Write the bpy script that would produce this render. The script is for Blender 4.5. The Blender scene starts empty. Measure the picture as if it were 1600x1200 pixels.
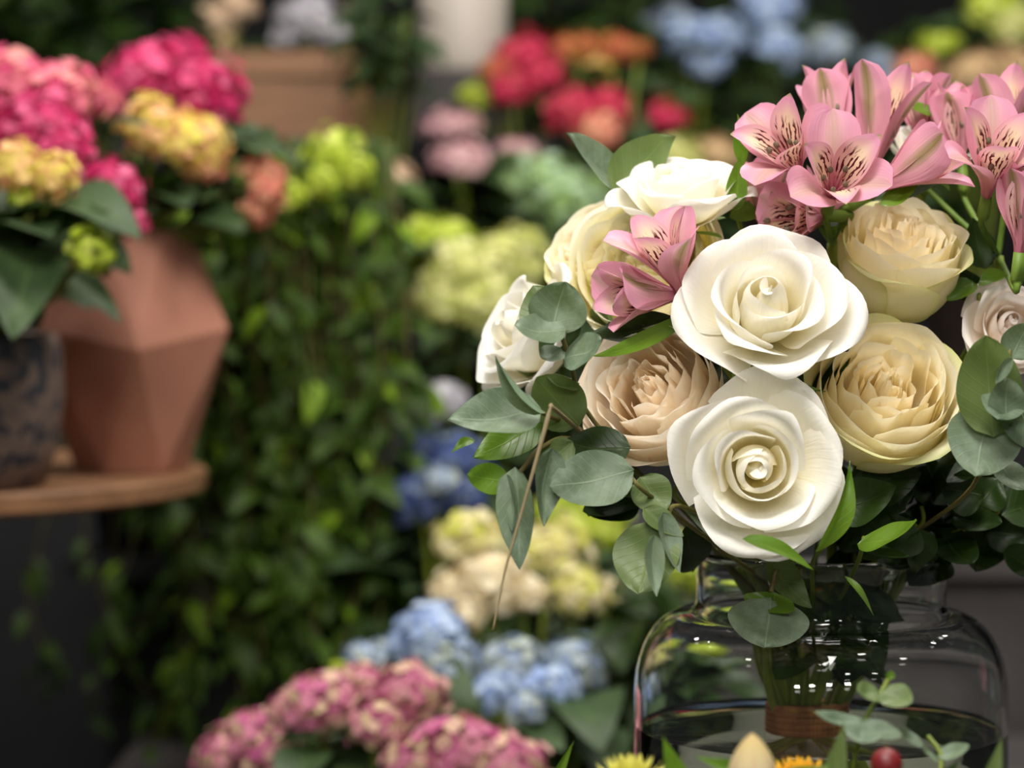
import bpy, math, random
import numpy as np
from mathutils import Vector, Matrix, noise as mnoise

# ------------------------------------------------------------------ camera, world, lights, exposure
SC = bpy.context.scene
COL = SC.collection
F = 1600 * 85.0 / 36.0                       # focal length in pixels of the 1600 px frame
PITCH = math.radians(2.5)
CAM = np.array([0.0, 0.0, 1.25])
RT = np.array([1.0, 0.0, 0.0])
FW = np.array([0.0, math.cos(PITCH), -math.sin(PITCH)])
UP = np.array([0.0, math.sin(PITCH), math.cos(PITCH)])

cd = bpy.data.cameras.new('camera'); cam = bpy.data.objects.new('camera', cd); COL.objects.link(cam)
cam.location = CAM; cam.rotation_euler = (math.pi / 2 - PITCH, 0, 0)
cd.lens = 85; cd.sensor_width = 36; cd.clip_start = 0.05
cd.dof.use_dof = True; cd.dof.focus_distance = 1.02; cd.dof.aperture_fstop = 6.3
SC.camera = cam
SC.view_settings.view_transform = 'Standard'; SC.view_settings.look = 'None'
SC.view_settings.gamma = 1; SC.view_settings.use_curve_mapping = False
SC.view_settings.exposure = 0.0
SC.cycles.use_denoising = True
SC.cycles.max_bounces = 14; SC.cycles.diffuse_bounces = 8; SC.cycles.transmission_bounces = 12; SC.cycles.transparent_max_bounces = 12
SC.cycles.sample_clamp_indirect = 6

W = bpy.data.worlds.new('world'); SC.world = W; W.use_nodes = True
W.node_tree.nodes['Background'].inputs[0].default_value = (0.95, 0.98, 1.0, 1)
W.node_tree.nodes['Background'].inputs[1].default_value = 0.045

def area(name, loc, target, sx, sy, power, col=(1, .96, .9)):
    l = bpy.data.lights.new(name, 'AREA'); l.shape = 'RECTANGLE'; l.size = sx; l.size_y = sy
    l.energy = power; l.color = col
    o = bpy.data.objects.new(name, l); COL.objects.link(o); o.location = loc
    o.rotation_euler = (Vector(target) - Vector(loc)).to_track_quat('-Z', 'Y').to_euler()
    return o
def bulb(name, loc, power, rad=.02, col=(1, .95, .88)):
    l = bpy.data.lights.new(name, 'POINT'); l.energy = power; l.shadow_soft_size = rad; l.color = col
    o = bpy.data.objects.new(name, l); COL.objects.link(o); o.location = loc

area('ceiling_lamp_bouquet', (-.12, .28, 2.45), (.14, 1.08, 1.25), .7, .45, 29)
for i in range(4):
    area('front_fill_lamp', (-.75 + .42 * i, -1.15 + .08 * i, 2.1), (.15, 1.1, 1.2), .13, .13, 4.0)  # frontal fill, added to brighten the inside of the roses
area('ceiling_lamp_display', (.6, 2.0, 3.0), (.35, 2.5, 1.2), 1.2, .6, 14)
area('crate_fill_lamp', (-.25, 1.75, 2.6), (-.25, 2.7, 1.4), .4, .3, 9)  # extra fill lamp, added to brighten the dim wooden crate
area('ceiling_lamp_stand', (.45, 1.5, 2.3), (-.4, 1.8, 1.2), .3, .3, 9)
rl = random.Random(3)
for i in range(16):
    p = (-1.25 + .9 * (i % 4) + rl.uniform(-.15, .15), (-.9, .5, 1.8, 2.5)[i // 4] + rl.uniform(-.1, .1), 2.7)
    area('track_lamp', p, (.1 + .3 * p[0], 1.2, .9), .12, .08, (.9, 1.0, 1.9, 1.9)[i // 4])

# ------------------------------------------------------------------ helpers
def P(px, py, d):
    """a point of the place, d metres along the view axis"""
    return CAM + d * FW + (px - 800) / F * d * RT + (600 - py) / F * d * UP
def D(a, b, c):
    """direction: a to the right, b up, c towards the viewer"""
    v = a * RT + b * UP - c * FW
    return v / np.linalg.norm(v)
def nrm(v):
    n = np.linalg.norm(v); return v / (n if n > 1e-9 else 1)
def lin(c):
    c = c / 255.0
    return c / 12.92 if c <= .04045 else ((c + .055) / 1.055) ** 2.4
def C(r, g, b): return (lin(r), lin(g), lin(b), 1)

ORG = {}
def thing(name, label, cat, loc, group=None):
    o = bpy.data.objects.new(name, None); COL.objects.link(o); o.location = loc
    o.empty_display_size = .02
    o['label'] = label; o['category'] = cat
    if group: o['group'] = group
    ORG[o.name] = np.array(loc, float)
    return o
def tag(o, label, cat, group=None):
    o['label'] = label; o['category'] = cat
    if group: o['group'] = group
    return o
def mesh(name, V, Fc, UVs=None, smooth=True, mats=()):
    m = bpy.data.meshes.new(name)
    m.from_pydata([tuple(map(float, v)) for v in V], [], Fc)
    if UVs is not None:
        uvl = m.uv_layers.new(name='UVMap')
        idx = np.zeros(len(m.loops), dtype=np.int32); m.loops.foreach_get('vertex_index', idx)
        uvl.data.foreach_set('uv', np.asarray(UVs, float)[idx].ravel())
    for q in mats: m.materials.append(q)
    if smooth: m.polygons.foreach_set('use_smooth', [True] * len(m.polygons))
    m.update()
    return m
def part(name, V, Fc, mat, parent=None, UVs=None, smooth=True):
    """world-space vertices; linked under its thing"""
    V = np.asarray(V, float)
    if parent is not None:
        V = V - ORG[parent.name]
        o = bpy.data.objects.new(name, mesh(name, V, Fc, UVs, smooth, [mat])); o.parent = parent
        ORG[o.name] = ORG[parent.name]
    else:
        c = np.array([(V[:, 0].min() + V[:, 0].max()) / 2, (V[:, 1].min() + V[:, 1].max()) / 2, V[:, 2].min()])
        o = bpy.data.objects.new(name, mesh(name, V - c, Fc, UVs, smooth, [mat])); o.location = c
        ORG[o.name] = c
    COL.objects.link(o)
    if parent is not None: ORG[o.name] = ORG[parent.name]
    return o
class Buf:
    def __init__(s): s.V = []; s.F = []; s.U = []
    def add(s, V, Fc, U=None):
        n = len(s.V); s.V += [tuple(v) for v in V]; s.F += [tuple(i + n for i in f) for f in Fc]
        s.U += [tuple(u) for u in U] if U is not None else [(0.5, 0.5)] * len(V)
        return s
    def build(s, name, mat, parent=None, smooth=True): return part(name, s.V, s.F, mat, parent, s.U, smooth)
def grid_faces(nu, nv, wrap=False):
    Fc = []
    for j in range(nv - 1):
        for i in range(nu - (0 if wrap else 1)):
            a = j * nu + i; b = j * nu + (i + 1) % nu
            Fc.append((a, b, b + nu, a + nu))
    return Fc
def tube(pts, rad, n=8):
    pts = np.asarray(pts, float); m = len(pts)
    rad = np.full(m, rad) if np.isscalar(rad) else np.asarray(rad, float)
    V = []; U = []
    t0 = nrm(pts[1] - pts[0]); a = np.array([0, 0, 1.0]) if abs(t0[2]) < .9 else np.array([1.0, 0, 0])
    x = nrm(np.cross(t0, a))
    for i in range(m):
        t = nrm(pts[min(i + 1, m - 1)] - pts[max(i - 1, 0)])
        x = nrm(x - t * np.dot(x, t)); y = np.cross(t, x)
        for k in range(n):
            an = 2 * math.pi * k / n
            V.append(pts[i] + rad[i] * (math.cos(an) * x + math.sin(an) * y)); U.append((k / n, i / (m - 1)))
    Fc = grid_faces(n, m, True)
    Fc.append(tuple(range(n))[::-1]); Fc.append(tuple(range((m - 1) * n, m * n)))
    return V, Fc, U
def spline(pts, k=6):
    pts = [np.asarray(p, float) for p in pts]
    pts = [2 * pts[0] - pts[1]] + pts + [2 * pts[-1] - pts[-2]]
    out = []
    for i in range(1, len(pts) - 2):
        a, b, c, d = pts[i - 1:i + 3]
        for j in range(k):
            t = j / k
            out.append(.5 * (2 * b + (c - a) * t + (2 * a - 5 * b + 4 * c - d) * t * t + (3 * b - a - 3 * c + d) * t ** 3))
    out.append(pts[-2]); return np.array(out)
def lathe(profile, centre, n=64):
    """profile list of (r,z); closed rings"""
    V = []; U = []
    for j, (r, z) in enumerate(profile):
        for k in range(n):
            a = 2 * math.pi * k / n
            V.append((centre[0] + r * math.cos(a), centre[1] + r * math.sin(a), centre[2] + z)); U.append((k / n, j / (len(profile) - 1)))
    return V, grid_faces(n, len(profile), True), U
def box(x0, x1, y0, y1, z0, z1):
    V = [(x, y, z) for z in (z0, z1) for y in (y0, y1) for x in (x0, x1)]
    return V, [(0, 2, 3, 1), (4, 5, 7, 6), (0, 1, 5, 4), (2, 6, 7, 3), (0, 4, 6, 2), (1, 3, 7, 5)]

# ------------------------------------------------------------------ materials
def newmat(name):
    m = bpy.data.materials.new(name); m.use_nodes = True
    nt = m.node_tree; nt.nodes.clear()
    return m, nt, nt.nodes, nt.links
def nd(nt, typ, **kw):
    n = nt.nodes.new(typ)
    for k, v in kw.items():
        if k.startswith('in_'): n.inputs[int(k[3:])].default_value = v
        else: setattr(n, k, v)
    return n
def ramp(nt, stops, interp='LINEAR'):
    r = nt.nodes.new('ShaderNodeValToRGB'); r.color_ramp.interpolation = interp
    e = r.color_ramp.elements
    while len(e) < len(stops): e.new(.5)
    for i, (p, c) in enumerate(stops): e[i].position = p; e[i].color = c if len(c) == 4 else (*c, 1)
    return r
def finish(nt, colsock, rough=.5, transl=.25, spec=.3, bump=None, bstr=.1, tmul=None, coat=0):
    L = nt.links
    pb = nd(nt, 'ShaderNodeBsdfPrincipled'); pb.inputs['Roughness'].default_value = rough
    pb.inputs['Specular IOR Level'].default_value = spec
    if coat: pb.inputs['Coat Weight'].default_value = coat
    L.new(colsock, pb.inputs['Base Color'])
    if bump is not None:
        b = nd(nt, 'ShaderNodeBump'); b.inputs['Strength'].default_value = bstr; b.inputs['Distance'].default_value = .001
        L.new(bump, b.inputs['Height']); L.new(b.outputs[0], pb.inputs['Normal'])
    out = nd(nt, 'ShaderNodeOutputMaterial')
    if transl > 0:
        tr = nd(nt, 'ShaderNodeBsdfTranslucent'); mx = nd(nt, 'ShaderNodeMixShader', in_0=transl)
        if tmul:
            mm = nd(nt, 'ShaderNodeMix', data_type='RGBA', blend_type='MULTIPLY'); mm.inputs[0].default_value = 1
            L.new(colsock, mm.inputs[6]); mm.inputs[7].default_value = tmul; L.new(mm.outputs[2], tr.inputs[0])
        else: L.new(colsock, tr.inputs[0])
        L.new(pb.outputs[0], mx.inputs[1]); L.new(tr.outputs[0], mx.inputs[2]); L.new(mx.outputs[0], out.inputs[0])
    else: L.new(pb.outputs[0], out.inputs[0])
def uvnodes(nt):
    uv = nd(nt, 'ShaderNodeUVMap'); uv.uv_map = 'UVMap'
    sp = nd(nt, 'ShaderNodeSeparateXYZ'); nt.links.new(uv.outputs[0], sp.inputs[0])
    return uv, sp
def math_(nt, op, a, b=None, c=None, clamp=False):
    n = nd(nt, 'ShaderNodeMath', operation=op); n.use_clamp = clamp
    for i, q in enumerate((a, b, c)):
        if q is None: continue
        if isinstance(q, (int, float)): n.inputs[i].default_value = q
        else: nt.links.new(q, n.inputs[i])
    return n.outputs[0]
def mixc(nt, f, a, b, blend='MIX'):
    m = nd(nt, 'ShaderNodeMix', data_type='RGBA', blend_type=blend)
    for i, q in ((0, f), (6, a), (7, b)):
        if isinstance(q, (int, float, tuple)): m.inputs[i].default_value = q
        else: nt.links.new(q, m.inputs[i])
    return m.outputs[2]
def noise(nt, scale, detail=3, vec=None, rough=.5):
    n = nd(nt, 'ShaderNodeTexNoise'); n.inputs['Scale'].default_value = scale; n.inputs['Detail'].default_value = detail
    n.inputs['Roughness'].default_value = rough
    if vec is not None: nt.links.new(vec, n.inputs['Vector'])
    return n.outputs[0]
def objco(nt):
    return nd(nt, 'ShaderNodeTexCoord').outputs['Object']

def petal_mat(name, stops, transl=.28, rough=.55, edge=None, var=.06):
    m, nt, N, L = newmat(name)
    uv, sp = uvnodes(nt)
    r = ramp(nt, stops); L.new(sp.outputs[1], r.inputs[0])
    col = r.outputs[0]
    # fine lengthwise veins
    mp = nd(nt, 'ShaderNodeMapping'); mp.inputs['Scale'].default_value = (46, 2.2, 1); L.new(uv.outputs[0], mp.inputs[0])
    vn = noise(nt, 1.0, 3, mp.outputs[0])
    col = mixc(nt, math_(nt, 'MULTIPLY', math_(nt, 'SUBTRACT', vn, .5, clamp=True), .35), col, C(226, 216, 184), 'MULTIPLY')
    nz = noise(nt, 60, 2, objco(nt))
    col = mixc(nt, math_(nt, 'MULTIPLY', nz, var), col, C(244, 224, 192))
    if edge is not None:
        # a tinted margin along the rim of the petal
        e = math_(nt, 'MAXIMUM', math_(nt, 'ABSOLUTE', math_(nt, 'MULTIPLY_ADD', sp.outputs[0], 2, -1)), sp.outputs[1])
        e = math_(nt, 'POWER', e, edge[1], clamp=True)
        col = mixc(nt, math_(nt, 'MULTIPLY', e, edge[2], clamp=True), col, edge[0])
    finish(nt, col, rough, transl, .25, vn, .25)
    return m

WHITE = petal_mat('white_petal', [(0, C(240, 232, 176)), (.3, C(250, 245, 220)), (.6, C(253, 251, 240)), (1, C(254, 253, 249))], .36)
WHITE_IN = petal_mat('white_petal_heart', [(0, C(244, 234, 176)), (.5, C(253, 247, 220)), (1, C(254, 252, 242))], .36)
WHITE_PINK = petal_mat('blush_white_petal', [(0, C(240, 228, 184)), (.4, C(250, 240, 226)), (1, C(252, 245, 240))], .36)
PEACH = petal_mat('peach_petal', [(0, C(254, 238, 204)), (.4, C(255, 246, 228)), (1, C(255, 249, 238))], .4)
PEACH_IN = petal_mat('peach_petal_heart', [(0, C(255, 230, 190)), (.45, C(255, 241, 216)), (1, C(255, 246, 230))], .42)
PEACH_OUT = petal_mat('peach_guard_petal', [(0, C(244, 230, 186)), (.5, C(252, 241, 218)), (1, C(253, 243, 226))], .34, edge=(C(222, 190, 160), 18, .45))
CREAM = petal_mat('cream_petal', [(0, C(252, 238, 182)), (.4, C(254, 246, 212)), (1, C(255, 250, 228))], .4)
CREAM_IN = petal_mat('cream_petal_heart', [(0, C(254, 232, 172)), (.45, C(255, 243, 206)), (1, C(255, 248, 224))], .42)
CREAM_OUT = petal_mat('cream_guard_petal', [(0, C(236, 232, 166)), (.5, C(248, 243, 200)), (1, C(250, 244, 212))], .34, edge=(C(204, 212, 112), 12, .7))
YEL = petal_mat('butter_petal', [(0, C(250, 238, 160)), (.4, C(254, 248, 204)), (1, C(254, 251, 228))], .4)
YEL_IN = petal_mat('butter_petal_heart', [(0, C(252, 234, 150)), (.45, C(255, 247, 198)), (1, C(255, 251, 226))], .42)

def leaf_mat(name, dark, light, vein, transl=.25, rough=.42, spec=.4, bloom=0, bloomcol=None, back=None):
    m, nt, N, L = newmat(name)
    uv, sp = uvnodes(nt)
    nz = noise(nt, 28, 4, objco(nt))
    r = ramp(nt, [(.3, dark), (.72, light)]); L.new(nz, r.inputs[0]); col = r.outputs[0]
    a = math_(nt, 'ABSOLUTE', math_(nt, 'MULTIPLY_ADD', sp.outputs[0], 2, -1))
    mid = math_(nt, 'SUBTRACT', 1, math_(nt, 'MULTIPLY', a, 22), clamp=True)
    # side veins leaving the midrib at an angle
    s = math_(nt, 'FRACT', math_(nt, 'MULTIPLY_ADD', a, -2.2, math_(nt, 'MULTIPLY', sp.outputs[1], 8)))
    sv = math_(nt, 'SUBTRACT', 1, math_(nt, 'MULTIPLY', math_(nt, 'ABSOLUTE', math_(nt, 'SUBTRACT', s, .5)), 14), clamp=True)
    vv = math_(nt, 'MAXIMUM', mid, math_(nt, 'MULTIPLY', sv, .35))
    col = mixc(nt, math_(nt, 'MULTIPLY', vv, .6), col, vein)
    if bloom:
        n2 = noise(nt, 90, 5, objco(nt), .7)
        rr = ramp(nt, [(.45, (0, 0, 0)), (.7, (1, 1, 1))]); L.new(n2, rr.inputs[0])
        col = mixc(nt, math_(nt, 'MULTIPLY', rr.outputs[0], bloom), col, bloomcol)
    if back is not None:
        g = nd(nt, 'ShaderNodeNewGeometry')
        col = mixc(nt, g.outputs['Backfacing'], col, back)
    finish(nt, col, rough, transl, spec, vv, .3, tmul=(1.1, 1.2, .45, 1))
    return m
EUC = leaf_mat('eucalyptus_leaf_grey', C(84, 104, 80), C(120, 136, 108), C(160, 178, 150), .18, .5, .35, .5, C(150, 168, 150), C(126, 150, 122))
EUCD = leaf_mat('eucalyptus_leaf_green', C(80, 100, 52), C(112, 130, 76), C(128, 150, 90), .22, .45, .4, .15, C(120, 140, 110), C(108, 130, 96))
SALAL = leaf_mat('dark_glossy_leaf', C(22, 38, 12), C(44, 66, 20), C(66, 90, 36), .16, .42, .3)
BRIGHT = leaf_mat('bright_green_leaf', C(72, 108, 24), C(112, 146, 44), C(140, 170, 70), .3, .35, .5)
HLEAF = leaf_mat('hydrangea_leaf', C(38, 56, 30), C(66, 88, 50), C(90, 118, 66), .2, .5, .35)
IVYL = leaf_mat('trailing_leaf', C(32, 50, 14), C(82, 112, 34), C(90, 120, 50), .3, .5, .25)
IVYB = leaf_mat('young_trailing_leaf', C(104, 142, 22), C(150, 184, 50), C(130, 160, 60), .35, .5, .25)

def plain(name, col, rough=.6, spec=.4, transl=0, nscale=None, col2=None, metal=0, bump=0):
    m, nt, N, L = newmat(name)
    if nscale:
        r = ramp(nt, [(.35, col), (.65, col2)]); L.new(noise(nt, nscale, 5, objco(nt)), r.inputs[0]); s = r.outputs[0]
    else:
        rgb = nd(nt, 'ShaderNodeRGB'); rgb.outputs[0].default_value = col; s = rgb.outputs[0]
    finish(nt, s, rough, transl, spec, noise(nt, nscale or 40, 4, objco(nt)) if bump else None, bump)
    return m
STEM = plain('green_stem', C(84, 106, 28), .45, .4, 0, 30, C(128, 138, 44))
STEMB = plain('brown_stem', C(92, 80, 44), .6, .3, 0, 30, C(116, 112, 60))
BUD = plain('sepal_green', C(96, 128, 40), .5, .4, .2, 60, C(130, 158, 66))

def tepal_mat(name, inner):
    m, nt, N, L = newmat(name)
    uv, sp = uvnodes(nt); u, v = sp.outputs[0], sp.outputs[1]
    a = math_(nt, 'ABSOLUTE', math_(nt, 'MULTIPLY_ADD', u, 2, -1))
    nz = noise(nt, 5, 3, uv.outputs[0])
    mp = nd(nt, 'ShaderNodeMapping'); mp.inputs['Scale'].default_value = (24, 1.2, 1); L.new(uv.outputs[0], mp.inputs[0])
    vn = noise(nt, 1.0, 3, mp.outputs[0])
    r = ramp(nt, [(0, C(196, 116, 132)), (.3, C(226, 160, 172)), (.7, C(234, 174, 194)), (1, C(232, 164, 192))]); L.new(v, r.inputs[0])
    col = mixc(nt, math_(nt, 'MULTIPLY', vn, .4), r.outputs[0], C(216, 134, 162))
    if inner:
        # cream middle
        k = math_(nt, 'MULTIPLY', math_(nt, 'SUBTRACT', 1.15, a, clamp=True), ramp_out(nt, v, [(.2, 0), (.38, 1), (.74, 1), (.92, 0)]))
        col = mixc(nt, math_(nt, 'MULTIPLY', k, .95, clamp=True), col, C(244, 222, 186))
        # dark dashes fanning along the tepal
        wob = math_(nt, 'MULTIPLY_ADD', nz, .25, u)
        fr = math_(nt, 'FRACT', math_(nt, 'MULTIPLY', wob, 7.5))
        ln = math_(nt, 'LESS_THAN', math_(nt, 'ABSOLUTE', math_(nt, 'SUBTRACT', fr, .5)), .20)
        mp2 = nd(nt, 'ShaderNodeMapping'); mp2.inputs['Scale'].default_value = (7.5, 5, 1); L.new(uv.outputs[0], mp2.inputs[0])
        dn = math_(nt, 'GREATER_THAN', noise(nt, 1.6, 1, mp2.outputs[0]), .40)
        msk = ramp_out(nt, v, [(.22, 0), (.3, 1), (.66, 1), (.76, 0)])
        em = math_(nt, 'LESS_THAN', a, .82)
        dd = math_(nt, 'MULTIPLY', math_(nt, 'MULTIPLY', ln, dn), math_(nt, 'MULTIPLY', msk, em))
        col = mixc(nt, dd, col, C(92, 22, 36))
        tip = ramp_out(nt, v, [(.95, 0), (1, 1)])
        col = mixc(nt, tip, col, C(150, 160, 70))
    else:
        st = math_(nt, 'MULTIPLY', math_(nt, 'SUBTRACT', 1, math_(nt, 'MULTIPLY', a, 3.0), clamp=True), ramp_out(nt, v, [(.3, 0), (.6, .8), (.9, 1), (1, 1)]))
        st = math_(nt, 'MULTIPLY', math_(nt, 'POWER', st, .6, clamp=True), .95)
        pale = math_(nt, 'MULTIPLY', math_(nt, 'SUBTRACT', 1, math_(nt, 'MULTIPLY', a, 1.5), clamp=True), ramp_out(nt, v, [(.2, 0), (.6, .8), (1, .5)]))
        col = mixc(nt, math_(nt, 'MULTIPLY', pale, .6), col, C(232, 206, 180))
        gl = math_(nt, 'GREATER_THAN', vn, .5)
        gc = mixc(nt, math_(nt, 'MULTIPLY', gl, .6), C(128, 136, 44), C(122, 84, 56))
        g = nd(nt, 'ShaderNodeNewGeometry')
        # the stripe is strong on the outside of the tepal, faint inside
        amt = math_(nt, 'MULTIPLY_ADD', g.outputs['Backfacing'], -.65, .95)
        col = mixc(nt, math_(nt, 'MULTIPLY', st, amt), col, gc)
    finish(nt, col, .45, .3, .3, vn, .3)
    return m
def ramp_out(nt, sock, stops):
    r = ramp(nt, [(p, (v, v, v)) for p, v in stops]); nt.links.new(sock, r.inputs[0]); return r.outputs[0]
TEP_OUT = tepal_mat('outer_tepal', False)
TEP_IN = tepal_mat('inner_tepal', True)

def floret_mat(name, c1, c2, c3, transl=.25):
    m, nt, N, L = newmat(name)
    g = nd(nt, 'ShaderNodeNewGeometry')
    n = noise(nt, 14, 2, objco(nt))
    f = math_(nt, 'MULTIPLY_ADD', g.outputs['Random Per Island'], .75, math_(nt, 'MULTIPLY_ADD', n, 1.5, -.62), clamp=True)
    r = ramp(nt, [(0.05, c1), (.5, c2), (.95, c3)]); L.new(f, r.inputs[0])
    finish(nt, r.outputs[0], .6, transl, .2)
    return m
MAG = floret_mat('magenta_floret', C(164, 16, 74), C(204, 44, 104), C(226, 120, 156))
MAGP = floret_mat('pink_floret', C(204, 60, 112), C(228, 116, 146), C(238, 180, 156))
APR = floret_mat('apricot_floret', C(212, 200, 70), C(234, 208, 124), C(236, 170, 136))
CORAL = floret_mat('coral_floret', C(218, 118, 108), C(232, 156, 130), C(230, 190, 146))
LIME = floret_mat('lime_floret', C(150, 170, 24), C(186, 204, 66), C(214, 220, 120))
LIMEC = floret_mat('cream_lime_floret', C(180, 188, 90), C(208, 208, 130), C(224, 222, 164))
MINT = floret_mat('mint_floret', C(132, 164, 82), C(158, 186, 124), C(178, 200, 180))
RED = floret_mat('crimson_floret', C(176, 22, 66), C(206, 52, 90), C(214, 100, 104))
REDO = floret_mat('red_orange_floret', C(182, 62, 66), C(196, 112, 76), C(186, 158, 60))
BLUE = floret_mat('sky_blue_floret', C(140, 164, 212), C(174, 194, 228), C(206, 220, 228))
BLUEG = floret_mat('blue_green_floret', C(136, 156, 200), C(174, 188, 202), C(196, 204, 172))
BLUED = floret_mat('deep_blue_floret', C(50, 64, 124), C(80, 96, 152), C(124, 140, 140))
CRW = floret_mat('ivory_floret', C(196, 200, 70), C(228, 218, 150), C(238, 226, 196))
CRWW = floret_mat('ivory_white_floret', C(222, 206, 160), C(236, 222, 186), C(244, 234, 212))
ROSY = floret_mat('rosy_green_floret', C(178, 74, 128), C(208, 136, 156), C(216, 202, 150))
PALEP = floret_mat('pale_pink_floret', C(196, 150, 158), C(214, 170, 174), C(226, 190, 186))
PALEC = floret_mat('pale_cream_floret', C(210, 180, 150), C(226, 198, 168), C(234, 212, 184))
GREYW = floret_mat('grey_white_floret', C(170, 168, 176), C(196, 192, 200), C(214, 210, 214))
BEIGE = floret_mat('beige_floret', C(190, 150, 116), C(208, 176, 136), C(216, 196, 140))

# ------------------------------------------------------------------ roses
VASE_D = 1.13
vc = P(1281, 1130, VASE_D); VX, VY = vc[0], vc[1]
NECK_Z = P(1281, 905, VASE_D)[2]; WATER_Z = P(1281, 1136, VASE_D)[2]
VASE_BASE = WATER_Z - .105
BIND = np.array([VX - .006, VY, WATER_Z + .004])

def frame(axis, roll):
    z = nrm(axis); a = UP if abs(np.dot(z, UP)) < .97 else -FW
    x = nrm(np.cross(a, z)); y = np.cross(z, x)
    c, s = math.cos(roll), math.sin(roll)
    return np.stack([c * x + s * y, -s * x + c * y, z])       # rows: local axes
def stem_path(base, axis, rg):
    off = np.array([base[0] - VX, base[1] - VY]); l = np.linalg.norm(off)
    k = min(1, .032 / max(l, 1e-6))
    nk = np.array([VX + off[0] * k, VY + off[1] * k, NECK_Z - .01])
    side = off / max(l, 1e-6)
    b = BIND + np.array([side[0] * .010 + rg.uniform(-.004, .004), side[1] * .010 + rg.uniform(-.004, .004), 0])
    bot = np.array([VX - side[0] * .045, VY - side[1] * .045, VASE_BASE + .010])
    p1 = base - axis * min(.03, .5 * abs(base[2] - NECK_Z) + .01)
    return spline([base, p1, nk, b, bot], 7)

def rose_petal(pb, R, H, t, phi, Wd, heads, rb, Rt, Ht, rg, edge=.22, ruff=.02, spiral=.06, roll=.0, tipb=.03, nu=19, nv=17, freq=3.0, ws=.72):
    ks = np.array([0, .35, .65, .85, 1.0])
    s = np.linspace(0, 1, 41)
    hd = np.radians(np.interp(s, ks, heads))
    dr = np.cos(hd); dz = np.sin(hd)
    r = np.concatenate([[0], np.cumsum((dr[1:] + dr[:-1]) / 2) / 40]); z = np.concatenate([[0], np.cumsum((dz[1:] + dz[:-1]) / 2) / 40])
    zs = Ht / max(z.max(), .2)
    rw = np.interp(ws, s, r)
    # scale radius so the wall stands at Rt; the lip keeps the height scale
    wall = r <= -9
    ra = rb + np.where(s <= ws, r / max(abs(rw), .12) * (Rt - rb) if rw > .05 else r * zs + (Rt - rb) * s / ws, 0)
    for i in range(len(s)):
        if s[i] > ws: ra[i] = ra[i - 1] + (r[i] - r[i - 1]) * zs * .9
    z = z * zs
    p1, p2, p3 = rg.uniform(0, 6.28), rg.uniform(0, 6.28), rg.uniform(0, 6.28)
    tilt = rg.uniform(-.06, .06)
    V = []; U = []
    for j in range(nv):
        v = (j / (nv - 1)); v = 1 - (1 - v) ** 1.25
        for i in range(nu):
            u = -1 + 2 * i / (nu - 1)
            se = v * (1 - edge * abs(u) ** 2.3 + tipb * math.exp(-(u / .16) ** 2) - tipb + .02 * math.sin(2.3 * u + p3))
            rr = np.interp(se, s, ra); zz = np.interp(se, s, z)
            rr += spiral * R * u * v
            rr += roll * R * abs(u) ** 3 * v * v
            w = ruff * R * v * v
            rr += w * math.sin(freq * u * 2.0 + p1) + .28 * w * math.sin(freq * 3.7 * u + p2)
            zz += .8 * w * math.sin(freq * 1.6 * u + p2) + tilt * u * v * H * .4
            zz -= roll * .5 * H * abs(u) ** 3 * v * v
            an = phi + u * Wd * (.82 + .18 * math.sin(math.pi * min(1, se)))
            V.append((rr * math.cos(an), rr * math.sin(an), zz)); U.append(((u + 1) / 2, v))
    return np.array(V), grid_faces(nu, nv), U

def lerp(a, b, t): return a + (b - a) * t
def il(t, ks, vs): return float(np.interp(t, ks, vs))

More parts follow.
